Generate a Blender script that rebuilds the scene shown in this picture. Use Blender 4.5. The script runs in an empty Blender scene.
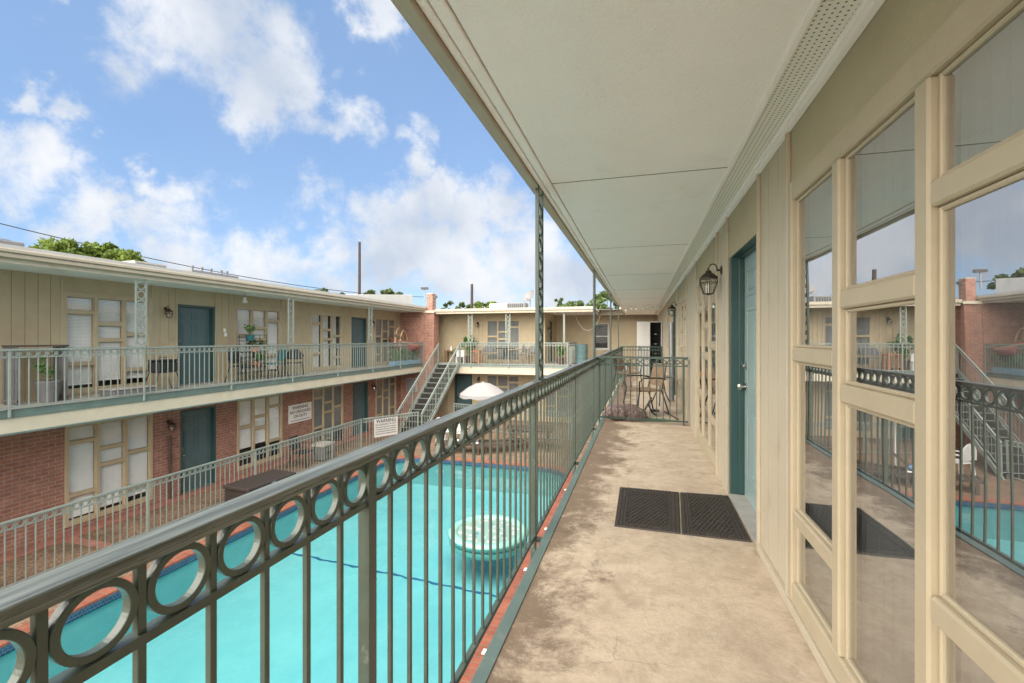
import bpy, bmesh, math, random
from mathutils import Vector, Matrix
R = math.radians
PI = math.pi
rnd = random.Random(7)
sc = bpy.context.scene
C = sc.collection

# ------------------------------------------------------------------ camera
HC = 1.35
TH = math.atan((641 - 512) / 455)
cd = bpy.data.cameras.new('camera')
cam = bpy.data.objects.new('camera', cd)
C.objects.link(cam)
cam.location = (0, 0, HC)
cam.rotation_euler = (R(90), 0, TH)
cd.sensor_width = 36
cd.lens = 16.0
cd.shift_y = -3 / 1024
cd.clip_start = 0.02
cd.clip_end = 1500
sc.camera = cam

# ------------------------------------------------------------------ sky
SUN_EL, SUN_AZ = R(42), R(196)      # azimuth clockwise from +Y: behind the camera, over the left wing
SKY_STRENGTH = 0.065
world = bpy.data.worlds.new('World')
sc.world = world
world.use_nodes = True
wn, wl = world.node_tree.nodes, world.node_tree.links
wn.clear()

def N(nt, t, **kw):
    n = nt.new(t)
    for k, v in kw.items():
        if k in ('operation', 'blend_type', 'data_type', 'noise_dimensions', 'feature', 'distance', 'sky_type',
                 'interpolation_type', 'wave_type', 'bands_direction', 'clamp', 'normalize', 'label'):
            setattr(n, k, v)
        else:
            n.inputs[k].default_value = v
    return n

sky = N(wn, 'ShaderNodeTexSky', sky_type='NISHITA')
sky.sun_disc = False
sky.sun_elevation = SUN_EL
sky.sun_rotation = SUN_AZ
sky.air_density = 1.0
sky.dust_density = 0.3
sky.ozone_density = 3.0
tc = wn.new('ShaderNodeTexCoord')
D = tc.outputs['Generated']
big = N(wn, 'ShaderNodeTexNoise', Scale=3.0, Detail=2.0, Roughness=0.5)
wl.new(D, big.inputs['Vector'])
nz = N(wn, 'ShaderNodeTexNoise', Scale=11.0, Detail=12.0, Roughness=0.62, Distortion=0.2)
wl.new(D, nz.inputs['Vector'])
# clouds: where the photograph has them (unit directions, radius, weight)
BLOBS = [(-0.664, 0.560, 0.496, 0.119, 0.95), (-0.623, 0.631, 0.462, 0.103, 0.95), (-0.681, 0.533, 0.502, 0.068, 0.80),
         (-0.658, 0.630, 0.412, 0.076, 0.90), (-0.592, 0.666, 0.453, 0.056, 0.85), (-0.648, 0.595, 0.475, 0.101, 0.95),
         (-0.535, 0.737, 0.414, 0.049, 0.74), (-0.569, 0.705, 0.422, 0.039, 0.60), (-0.834, 0.426, 0.351, 0.034, 0.75),
         (-0.824, 0.467, 0.321, 0.032, 0.74), (-0.872, 0.433, 0.228, 0.062, 0.80), (-0.853, 0.448, 0.268, 0.048, 0.75),
         (-0.835, 0.511, 0.203, 0.063, 0.86), (-0.778, 0.555, 0.296, 0.033, 0.86), (-0.779, 0.575, 0.250, 0.045, 0.82),
         (-0.776, 0.601, 0.192, 0.062, 0.78), (-0.781, 0.608, 0.146, 0.083, 0.80), (-0.706, 0.655, 0.269, 0.043, 0.42),
         (-0.736, 0.640, 0.222, 0.057, 0.50), (-0.659, 0.736, 0.157, 0.074, 0.82), (-0.604, 0.784, 0.142, 0.073, 0.82),
         (-0.710, 0.691, 0.139, 0.082, 0.74), (-0.431, 0.859, 0.277, 0.086, 0.98), (-0.470, 0.858, 0.206, 0.106, 1.00),
         (-0.390, 0.903, 0.179, 0.110, 1.00), (-0.532, 0.833, 0.151, 0.086, 0.90), (-0.390, 0.868, 0.307, 0.062, 0.80),
         (-0.288, 0.921, 0.262, 0.074, 0.82), (-0.242, 0.956, 0.166, 0.122, 0.90), (-0.444, 0.820, 0.361, 0.045, 0.74),
         (-0.404, 0.817, 0.411, 0.040, 0.55), (-0.421, 0.706, 0.570, 0.062, 0.88), (-0.152, 0.982, 0.116, 0.117, 0.95),
         (-0.116, 0.982, 0.147, 0.075, 0.80), (-0.349, 0.905, 0.241, 0.089, 0.95), (-0.787, 0.431, 0.441, 0.021, 0.50),
         (-0.595, 0.757, 0.271, 0.057, 0.55), (-0.635, 0.735, 0.239, 0.056, 0.50), (-0.495, 0.710, 0.501, 0.031, 0.40),
         (-0.337, 0.934, 0.116, 0.153, 0.70), (-0.822, 0.558, 0.115, 0.103, 0.60)]
wq = N(wn, 'ShaderNodeTexNoise', Scale=9.0, Detail=6.0, Roughness=0.6); wl.new(D, wq.inputs['Vector'])
wsub = N(wn, 'ShaderNodeVectorMath', operation='SUBTRACT'); wl.new(wq.outputs['Color'], wsub.inputs[0]); wsub.inputs[1].default_value = (.5, .5, .5)
wsc = N(wn, 'ShaderNodeVectorMath', operation='SCALE'); wl.new(wsub.outputs[0], wsc.inputs[0]); wsc.inputs['Scale'].default_value = 0.22
wadd = N(wn, 'ShaderNodeVectorMath', operation='ADD'); wl.new(D, wadd.inputs[0]); wl.new(wsc.outputs[0], wadd.inputs[1])
DW = wadd.outputs[0]
acc = None
for (bx, by, bz, br, bw) in BLOBS:
    d = N(wn, 'ShaderNodeVectorMath', operation='DISTANCE')
    wl.new(DW, d.inputs[0])
    d.inputs[1].default_value = (bx, by, bz)
    m = N(wn, 'ShaderNodeMapRange', interpolation_type='SMOOTHSTEP')
    m.inputs['From Min'].default_value = br * 1.75
    m.inputs['From Max'].default_value = br * 0.10
    m.inputs['To Max'].default_value = bw
    wl.new(d.outputs['Value'], m.inputs['Value'])
    if acc is None:
        acc = m.outputs[0]
    else:
        a = N(wn, 'ShaderNodeMath', operation='MAXIMUM')
        wl.new(acc, a.inputs[0]); wl.new(m.outputs[0], a.inputs[1])
        acc = a.outputs[0]
# the rest of the sky (behind the camera) carries broken cloud from the noise alone
sepd = wn.new('ShaderNodeSeparateXYZ'); wl.new(D, sepd.inputs[0])
behind = N(wn, 'ShaderNodeMapRange'); wl.new(sepd.outputs['Y'], behind.inputs['Value'])
behind.inputs['From Min'].default_value = 0.42; behind.inputs['From Max'].default_value = -0.1
behind.inputs['To Max'].default_value = 0.62
a = N(wn, 'ShaderNodeMath', operation='MAXIMUM'); wl.new(acc, a.inputs[0]); wl.new(behind.outputs[0], a.inputs[1]); acc = a.outputs[0]
rt = N(wn, 'ShaderNodeMapRange'); wl.new(sepd.outputs['X'], rt.inputs['Value'])
rt.inputs['From Min'].default_value = -0.1; rt.inputs['From Max'].default_value = 0.3; rt.inputs['To Max'].default_value = 0.75
a = N(wn, 'ShaderNodeMath', operation='MAXIMUM'); wl.new(acc, a.inputs[0]); wl.new(rt.outputs[0], a.inputs[1]); acc = a.outputs[0]
def wm(op, x, y):
    n = N(wn, 'ShaderNodeMath', operation=op)
    for i, v in enumerate((x, y)):
        if isinstance(v, (int, float)): n.inputs[i].default_value = v
        else: wl.new(v, n.inputs[i])
    return n.outputs[0]
dens = wm('ADD', acc, wm('MULTIPLY', wm('SUBTRACT', nz.outputs['Fac'], 0.5), 1.9))
dens = wm('ADD', dens, wm('MULTIPLY', wm('SUBTRACT', big.outputs['Fac'], 0.5), 0.3))
mask = N(wn, 'ShaderNodeMapRange', interpolation_type='SMOOTHSTEP')
mask.inputs['From Min'].default_value = 0.20; mask.inputs['From Max'].default_value = 0.94
mask.inputs['To Min'].default_value = 0.05; mask.inputs['To Max'].default_value = 0.98
wl.new(dens, mask.inputs['Value'])
shade = N(wn, 'ShaderNodeTexNoise', Scale=5.0, Detail=5.0, Roughness=0.5)
mp = wn.new('ShaderNodeMapping'); mp.inputs['Location'].default_value = (.4, 1.7, .3)
wl.new(D, mp.inputs[0]); wl.new(mp.outputs[0], shade.inputs['Vector'])
cr = wn.new('ShaderNodeValToRGB')
cr.color_ramp.elements[0].position = 0.36; cr.color_ramp.elements[0].color = (.56, .63, .74, 1)
cr.color_ramp.elements[1].position = 0.60; cr.color_ramp.elements[1].color = (.86, .88, .92, 1)
wl.new(shade.outputs['Fac'], cr.inputs[0])
CLOUD_K = 5.5
csc = N(wn, 'ShaderNodeMix', data_type='RGBA', blend_type='MULTIPLY'); csc.inputs[0].default_value = 1
wl.new(cr.outputs[0], csc.inputs[6]); csc.inputs[7].default_value = (CLOUD_K, CLOUD_K, CLOUD_K, 1)
veil = N(wn, 'ShaderNodeMix', data_type='RGBA'); veil.inputs[0].default_value = .55
wl.new(sky.outputs[0], veil.inputs[6]); veil.inputs[7].default_value = (1.55, 2.65, 4.55, 1)
mx = N(wn, 'ShaderNodeMix', data_type='RGBA')
wl.new(mask.outputs[0], mx.inputs[0]); wl.new(veil.outputs[2], mx.inputs[6]); wl.new(csc.outputs[2], mx.inputs[7])
bg = wn.new('ShaderNodeBackground'); bg.inputs['Strength'].default_value = SKY_STRENGTH
wl.new(mx.outputs[2], bg.inputs['Color'])
wo = wn.new('ShaderNodeOutputWorld'); wl.new(bg.outputs[0], wo.inputs['Surface'])

# ------------------------------------------------------------------ sun (veiled: very soft)
sd = bpy.data.lights.new('sun', 'SUN')
sd.energy = 5.0
sd.angle = R(110)
sd.color = (1.0, 0.92, 0.80)
so = bpy.data.objects.new('sun', sd); C.objects.link(so)
sdir = Vector((math.sin(SUN_AZ) * math.cos(SUN_EL), math.cos(SUN_AZ) * math.cos(SUN_EL), math.sin(SUN_EL)))
so.rotation_euler = sdir.to_track_quat('Z', 'Y').to_euler()
so.location = sdir * 60

# ------------------------------------------------------------------ exposure
vs = sc.view_settings
vs.view_transform = 'Standard'
vs.look = 'None'
vs.gamma = 1
vs.use_curve_mapping = False
vs.exposure = 1.62
sc.cycles.max_bounces = 10
sc.cycles.diffuse_bounces = 5
sc.cycles.transparent_max_bounces = 16
sc.cycles.use_denoising = True

# ------------------------------------------------------------------ materials
MATS = {}
def mat(name, col, rough=0.6, var=0.12, nscale=6.0, bump=0.0, bscale=60.0, metallic=0.0, spec=0.5, dirt=None, dscale=2.5, dlo=.55, dhi=.75):
    m = bpy.data.materials.new(name); m.use_nodes = True
    nt = m.node_tree.nodes; lk = m.node_tree.links
    p = nt['Principled BSDF']
    p.inputs['Roughness'].default_value = rough
    p.inputs['Metallic'].default_value = metallic
    p.inputs['Specular IOR Level'].default_value = spec
    t = nt.new('ShaderNodeTexCoord')
    n = N(nt, 'ShaderNodeTexNoise', Scale=nscale, Detail=5.0, Roughness=0.6)
    lk.new(t.outputs['Object'], n.inputs['Vector'])
    r = nt.new('ShaderNodeValToRGB')
    r.color_ramp.elements[0].position = 0.3; r.color_ramp.elements[1].position = 0.7
    r.color_ramp.elements[0].color = tuple(c * (1 - var) for c in col) + (1,)
    r.color_ramp.elements[1].color = tuple(min(1, c * (1 + var)) for c in col) + (1,)
    lk.new(n.outputs['Fac'], r.inputs[0])
    out = r.outputs[0]
    if dirt:
        n2 = N(nt, 'ShaderNodeTexNoise', Scale=dscale, Detail=8.0, Roughness=0.68, Distortion=0.4)
        lk.new(t.outputs['Object'], n2.inputs['Vector'])
        mr = N(nt, 'ShaderNodeMapRange', interpolation_type='SMOOTHSTEP')
        mr.inputs['From Min'].default_value = dlo; mr.inputs['From Max'].default_value = dhi
        lk.new(n2.outputs['Fac'], mr.inputs['Value'])
        x = N(nt, 'ShaderNodeMix', data_type='RGBA')
        lk.new(mr.outputs[0], x.inputs[0]); lk.new(out, x.inputs[6]); x.inputs[7].default_value = tuple(dirt) + (1,)
        out = x.outputs[2]
    lk.new(out, p.inputs['Base Color'])
    if bump:
        b2 = N(nt, 'ShaderNodeTexNoise', Scale=bscale, Detail=4.0)
        lk.new(t.outputs['Object'], b2.inputs['Vector'])
        b = N(nt, 'ShaderNodeBump', Strength=bump, Distance=0.01)
        lk.new(b2.outputs['Fac'], b.inputs['Height']); lk.new(b.outputs[0], p.inputs['Normal'])
    MATS[name] = m
    return m

mat('siding_tan', (.415, .34, .22), .62, .07, 3.0, .25, 90, dirt=(.27, .21, .13), dscale=1.7, dlo=.60, dhi=.86)
mat('trim_beige', (.42, .355, .245), .5, .06, 4.0, .15, 70, dirt=(.24, .18, .11), dscale=9, dlo=.66, dhi=.86)
mat('near_siding', (.475, .415, .31), .6, .05, 3.0, .3, 110, dirt=(.32, .24, .145), dscale=3.2, dlo=.58, dhi=.86)
mat('header_tan', (.40, .345, .225), .6, .06, 3.0, .3, 110)
mat('trim_tan', (.42, .345, .225), .5, .06, 4.0, dirt=(.24, .17, .10), dscale=5, dlo=.66, dhi=.86)
mat('fascia_cream', (.50, .45, .35), .6, .07, 3.0, .1, 60, dirt=(.33, .26, .17), dscale=2.2, dlo=.58, dhi=.85)
mat('gutter_beige', (.40, .35, .265), .5, .07, 3.0, dirt=(.30, .23, .15), dscale=2.5, dlo=.58, dhi=.85)
mat('roof_white', (.46, .455, .435), .7, .06, 2.0, .2, 40, dirt=(.5, .47, .42), dscale=1.5)
mat('ceiling_white', (.94, .885, .845), .7, .02, 2.5, .5, 70, dirt=(.70, .62, .50), dscale=1.3, dlo=.56, dhi=.90)
mat('soffit_blue', (.72, .74, .70), .65, .05, 2.0, dirt=(.45, .48, .42), dscale=1.2, dlo=.6, dhi=.9)
mat('teal_paint', (.075, .128, .138), .33, .08, 3.0, .08, 80)
mat('teal_dark', (.030, .072, .070), .35, .08, 3.0)
mat('post_green', (.046, .070, .058), .4, .15, 9)
mat('rail_green', (.062, .083, .066), .30, .18, 9.0, .1, 120, dirt=(.30, .32, .29), dscale=7, dlo=.58, dhi=.75)
mat('rail_pale', (.225, .265, .24), .42, .12, 5.0, dirt=(.22, .24, .20), dscale=3, dlo=.6, dhi=.8)
mat('flashing_green', (.115, .165, .15), .45, .15, 4.0, .1, 60, dirt=(.24, .24, .21), dscale=6, dlo=.55, dhi=.8)
mat('blind_white', (.82, .82, .79), .55, .04)
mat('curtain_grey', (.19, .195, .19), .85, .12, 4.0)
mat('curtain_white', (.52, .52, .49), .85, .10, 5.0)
mat('screen_dark', (.19, .20, .20), .75, .1)
mat('interior_dark', (.035, .034, .033), .9, .1)
mat('nickel', (.62, .60, .55), .22, .05, metallic=1.0)
mat('bronze', (.060, .048, .038), .42, .25, 12, metallic=.6)
mat('rubber_black', (.050, .041, .034), .6, .25, 30, .3, 200)
mat('black_metal', (.02, .021, .022), .4, .2)
mat('grey_metal', (.24, .245, .245), .4, .1, 5, metallic=.5)
mat('concrete_grey', (.36, .34, .31), .8, .1, 8, .3, 50)
mat('white_plastic', (.70, .70, .69), .35, .04)
mat('white_cloth', (.80, .79, .78), .8, .05, 5)
mat('wood_brown', (.17, .095, .050), .6, .3, 7, .2, 50)
mat('wood_dark', (.075, .052, .040), .65, .3, 7, .2, 50)
mat('wicker_tan', (.22, .145, .085), .7, .25, 25, .5, 90)
mat('wicker_dark', (.030, .021, .018), .65, .25, 40, .5, 120)
mat('cushion_red', (.42, .18, .17), .85, .15, 5)
mat('plastic_blue', (.16, .33, .50), .5, .08)
mat('plastic_teal', (.025, .13, .15), .5, .1)
mat('terracotta', (.46, .17, .08), .75, .12)
mat('towel_blue', (.12, .2, .34), .85, .2, 6)
mat('rug_brown', (.17, .115, .105), .95, .6, 22, .6, 70, dirt=(.40, .32, .28), dscale=14, dlo=.55, dhi=.65)
mat('hose_green', (.05, .16, .09), .5, .1)
mat('joint_brown', (.22, .19, .15), .8, .2)
mat('rattan_pale', (.50, .36, .22), .6, .2, 20)
mat('gate_green', (.032, .062, .047), .35, .15, 6)
mat('teal_lit', (.29, .385, .37), .28, .05, 3)  # near doors' teal, base colour lightened to carry the reflected outdoor light
mat('parasol_cloth', (.26, .25, .247), .85, .05, 4)
mat('tread_dark', (.022, .019, .017), .8, .3, 8)
mat('soil', (.06, .045, .03), .95, .3, 20)
mat('tin_teal', (.10, .17, .175), .5, .1, 5)
mat('creosote', (.040, .030, .026), .85, .3, 6)
mat('wire_black', (.02, .02, .022), .6, .1)
mat('bark', (.12, .09, .065), .9, .3, 8, .4, 30)
mat('pool_plaster', (.275, .47, .47), .6, .06, 2.0, dirt=(.19, .40, .42), dscale=.5, dlo=.4, dhi=.8)
mat('pool_line', (.02, .09, .20), .5, .1)
mat('float_green', (.21, .46, .40), .25, .08)
mat('lip_white', (.70, .69, .64), .6, .12, 10)
mat('sign_dull', (.42, .415, .40), .5, .04)
mat('sign_white', (.78, .77, .74), .45, .04)
mat('sign_ink', (.03, .03, .035), .6, .05)
mat('leaf_potted', (.07, .15, .035), .55, .55, 9)
mat('flower_pale', (.7, .68, .6), .7, .1)
mat('bulb', (.85, .85, .8), .2, .02)
mat('unit_grey', (.16, .16, .165), .6, .12)
mat('roof_gravel', (.48, .46, .43), .9, .15, 20)

def leaf_mat(name, a, b):
    m = bpy.data.materials.new(name); m.use_nodes = True
    nt = m.node_tree.nodes; lk = m.node_tree.links
    p = nt['Principled BSDF']; p.inputs['Roughness'].default_value = .6; p.inputs['Specular IOR Level'].default_value = .25
    t = nt.new('ShaderNodeTexCoord')
    n = N(nt, 'ShaderNodeTexNoise', Scale=1.1, Detail=6.0, Roughness=.7); lk.new(t.outputs['Object'], n.inputs['Vector'])
    r = nt.new('ShaderNodeValToRGB'); r.color_ramp.elements[0].position = .35; r.color_ramp.elements[1].position = .66
    r.color_ramp.elements[0].color = tuple(a) + (1,); r.color_ramp.elements[1].color = tuple(b) + (1,)
    lk.new(n.outputs['Fac'], r.inputs[0]); lk.new(r.outputs[0], p.inputs['Base Color'])
    tr = nt.new('ShaderNodeBsdfTranslucent'); lk.new(r.outputs[0], tr.inputs['Color'])
    ms = nt.new('ShaderNodeMixShader'); ms.inputs[0].default_value = .3
    lk.new(p.outputs[0], ms.inputs[1]); lk.new(tr.outputs[0], ms.inputs[2])
    lk.new(ms.outputs[0], nt['Material Output'].inputs['Surface'])
    MATS[name] = m
leaf_mat('leaf_bright', (.06, .10, .022), (.20, .27, .05))
leaf_mat('leaf_dark', (.035, .065, .022), (.10, .14, .045))
leaf_mat('leaf_mid', (.05, .085, .03), (.15, .20, .07))

def glass_mat(name, f0, tint=(.93, .95, .95)):
    m = bpy.data.materials.new(name); m.use_nodes = True
    nt = m.node_tree.nodes; lk = m.node_tree.links
    nt.remove(nt['Principled BSDF'])
    tr = nt.new('ShaderNodeBsdfTransparent'); tr.inputs[0].default_value = tint + (1,)
    gl = nt.new('ShaderNodeBsdfGlossy'); gl.inputs['Roughness'].default_value = 0.0
    gl.inputs['Color'].default_value = (.96, .97, .98, 1)
    # Schlick reflectance, the same from either side of the pane
    ge = nt.new('ShaderNodeNewGeometry')
    dt = N(nt, 'ShaderNodeVectorMath', operation='DOT_PRODUCT'); lk.new(ge.outputs['Normal'], dt.inputs[0]); lk.new(ge.outputs['Incoming'], dt.inputs[1])
    def mm(op, x, y=0.0):
        n_ = N(nt, 'ShaderNodeMath', operation=op)
        for i_, v_ in enumerate((x, y)):
            if isinstance(v_, (int, float)): n_.inputs[i_].default_value = v_
            else: lk.new(v_, n_.inputs[i_])
        return n_.outputs[0]
    fac = mm('ADD', mm('MULTIPLY', mm('POWER', mm('SUBTRACT', 1.0, mm('ABSOLUTE', dt.outputs['Value'])), 5.0), 1 - f0), f0)
    t = nt.new('ShaderNodeTexCoord')
    n = N(nt, 'ShaderNodeTexNoise', Scale=1.3, Detail=1.0); lk.new(t.outputs['Object'], n.inputs['Vector'])
    b = N(nt, 'ShaderNodeBump', Strength=.04, Distance=0.05); lk.new(n.outputs['Fac'], b.inputs['Height'])
    lk.new(b.outputs[0], gl.inputs['Normal'])
    ms = nt.new('ShaderNodeMixShader'); lk.new(fac, ms.inputs[0])
    lk.new(tr.outputs[0], ms.inputs[1]); lk.new(gl.outputs[0], ms.inputs[2])
    lk.new(ms.outputs[0], nt['Material Output'].inputs['Surface'])
    MATS[name] = m
glass_mat('window_glass', .50)
glass_mat('far_glass', .09, (.96, .97, .97))
glass_mat('dull_glass', .012, (.93, .94, .93))
glass_mat('lamp_glass', .06, (.9, .9, .86))

def brick_mat(name, axes, c1, c2, mortar, bw=.215, bh=.075, ms=.011, bump=.6, rough=.85):
    m = bpy.data.materials.new(name); m.use_nodes = True
    nt = m.node_tree.nodes; lk = m.node_tree.links
    p = nt['Principled BSDF']; p.inputs['Roughness'].default_value = rough
    t = nt.new('ShaderNodeTexCoord'); s = nt.new('ShaderNodeSeparateXYZ'); lk.new(t.outputs['Object'], s.inputs[0])
    cb = nt.new('ShaderNodeCombineXYZ'); lk.new(s.outputs[axes[0]], cb.inputs[0]); lk.new(s.outputs[axes[1]], cb.inputs[1])
    br = nt.new('ShaderNodeTexBrick')
    br.inputs['Scale'].default_value = 1.0; br.inputs['Brick Width'].default_value = bw; br.inputs['Row Height'].default_value = bh
    br.inputs['Mortar Size'].default_value = ms; br.inputs['Mortar Smooth'].default_value = .15; br.inputs['Bias'].default_value = 0
    br.inputs['Color1'].default_value = c1 + (1,); br.inputs['Color2'].default_value = c2 + (1,); br.inputs['Mortar'].default_value = mortar + (1,)
    lk.new(cb.outputs[0], br.inputs['Vector'])
    n = N(nt, 'ShaderNodeTexNoise', Scale=5.0, Detail=6.0, Roughness=.7); lk.new(t.outputs['Object'], n.inputs['Vector'])
    mr = N(nt, 'ShaderNodeMapRange'); lk.new(n.outputs['Fac'], mr.inputs['Value'])
    mr.inputs['From Min'].default_value = .3; mr.inputs['From Max'].default_value = .7; mr.inputs['To Min'].default_value = .72; mr.inputs['To Max'].default_value = 1.22
    x = N(nt, 'ShaderNodeMix', data_type='RGBA', blend_type='MULTIPLY'); x.inputs[0].default_value = 1
    lk.new(br.outputs['Color'], x.inputs[6]); lk.new(mr.outputs[0], x.inputs[7]); lk.new(x.outputs[2], p.inputs['Base Color'])
    b = N(nt, 'ShaderNodeBump', Strength=bump, Distance=.01); b.invert = True
    lk.new(br.outputs['Fac'], b.inputs['Height']); lk.new(b.outputs[0], p.inputs['Normal'])
    MATS[name] = m
BR = ((.335, .150, .108), (.27, .115, .086), (.31, .23, .18))
brick_mat('brick_side', ('Y', 'Z'), *BR)
brick_mat('brick_front', ('X', 'Z'), *BR)
brick_mat('brick_coping', ('Y', 'X'), (.27, .082, .045), (.215, .064, .037), (.19, .125, .09), .105, .40, .008)
brick_mat('brick_coping_cross', ('X', 'Y'), (.27, .082, .045), (.215, .064, .037), (.19, .125, .09), .105, .40, .008)
brick_mat('brick_paving', ('Y', 'X'), (.33, .13, .09), (.28, .11, .08), (.26, .19, .15), .2, .1, .008)
brick_mat('pool_tile_side', ('Y', 'Z'), (.010, .03, .08), (.018, .06, .14), (.06, .11, .16), .05, .05, .006, .2, .3)
brick_mat('pool_tile_front', ('X', 'Z'), (.010, .03, .08), (.018, .06, .14), (.06, .11, .16), .05, .05, .006, .2, .3)

def cap_mat():
    """handrail cap: glossy grey green paint worn in long streaks to pale metal and dark flakes"""
    m = bpy.data.materials.new('rail_cap'); m.use_nodes = True
    nt = m.node_tree.nodes; lk = m.node_tree.links
    p = nt['Principled BSDF']; p.inputs['Roughness'].default_value = .4
    t = nt.new('ShaderNodeTexCoord')
    def streak(sx, sy, det):
        mp = nt.new('ShaderNodeMapping'); mp.inputs['Scale'].default_value = (sx, sy, sy); lk.new(t.outputs['Object'], mp.inputs[0])
        n = N(nt, 'ShaderNodeTexNoise', Scale=1.0, Detail=det, Roughness=.65); lk.new(mp.outputs[0], n.inputs['Vector']); return n.outputs['Fac']
    def ramp(v, stops):
        r = nt.new('ShaderNodeValToRGB'); e = r.color_ramp.elements
        e[0].position, e[0].color = stops[0][0], stops[0][1] + (1,); e[1].position, e[1].color = stops[1][0], stops[1][1] + (1,)
        lk.new(v, r.inputs[0]); return r.outputs[0]
    a = ramp(streak(1.6, 45, 6), ((.42, (.068, .078, .066)), (.62, (.20, .218, .195))))  # pale streaks are sky sheen put into the base colour
    mr = N(nt, 'ShaderNodeMapRange', interpolation_type='SMOOTHSTEP'); mr.inputs['From Min'].default_value = .60; mr.inputs['From Max'].default_value = .68
    lk.new(streak(3.5, 70, 7), mr.inputs['Value'])
    x = N(nt, 'ShaderNodeMix', data_type='RGBA'); lk.new(mr.outputs[0], x.inputs[0]); lk.new(a, x.inputs[6]); x.inputs[7].default_value = (.035, .035, .03, 1)
    lk.new(x.outputs[2], p.inputs['Base Color'])
    rr = N(nt, 'ShaderNodeMapRange'); rr.inputs['To Min'].default_value = .26; rr.inputs['To Max'].default_value = .55; lk.new(streak(6, 60, 5), rr.inputs['Value']); lk.new(rr.outputs[0], p.inputs['Roughness'])
    MATS['rail_cap'] = m
cap_mat()

def ground_mat():
    m = bpy.data.materials.new('aggregate'); m.use_nodes = True
    nt = m.node_tree.nodes; lk = m.node_tree.links
    p = nt['Principled BSDF']; p.inputs['Roughness'].default_value = .9
    t = nt.new('ShaderNodeTexCoord')
    v = N(nt, 'ShaderNodeTexVoronoi', Scale=28.0); lk.new(t.outputs['Object'], v.inputs['Vector'])
    r = nt.new('ShaderNodeValToRGB')
    r.color_ramp.elements[0].color = (.105, .062, .038, 1); r.color_ramp.elements[1].color = (.25, .165, .105, 1)
    s = nt.new('ShaderNodeSeparateColor'); lk.new(v.outputs['Color'], s.inputs[0]); lk.new(s.outputs[0], r.inputs[0])
    n = N(nt, 'ShaderNodeTexNoise', Scale=1.2, Detail=7.0, Roughness=.65); lk.new(t.outputs['Object'], n.inputs['Vector'])
    mr = N(nt, 'ShaderNodeMapRange'); lk.new(n.outputs['Fac'], mr.inputs['Value'])
    mr.inputs['From Min'].default_value = .3; mr.inputs['From Max'].default_value = .7; mr.inputs['To Min'].default_value = .65; mr.inputs['To Max'].default_value = 1.25
    x = N(nt, 'ShaderNodeMix', data_type='RGBA', blend_type='MULTIPLY'); x.inputs[0].default_value = 1
    lk.new(r.outputs[0], x.inputs[6]); lk.new(mr.outputs[0], x.inputs[7]); lk.new(x.outputs[2], p.inputs['Base Color'])
    b = N(nt, 'ShaderNodeBump', Strength=.4, Distance=.01); lk.new(v.outputs['Distance'], b.inputs['Height']); lk.new(b.outputs[0], p.inputs['Normal'])
    MATS['aggregate'] = m
ground_mat()

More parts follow.
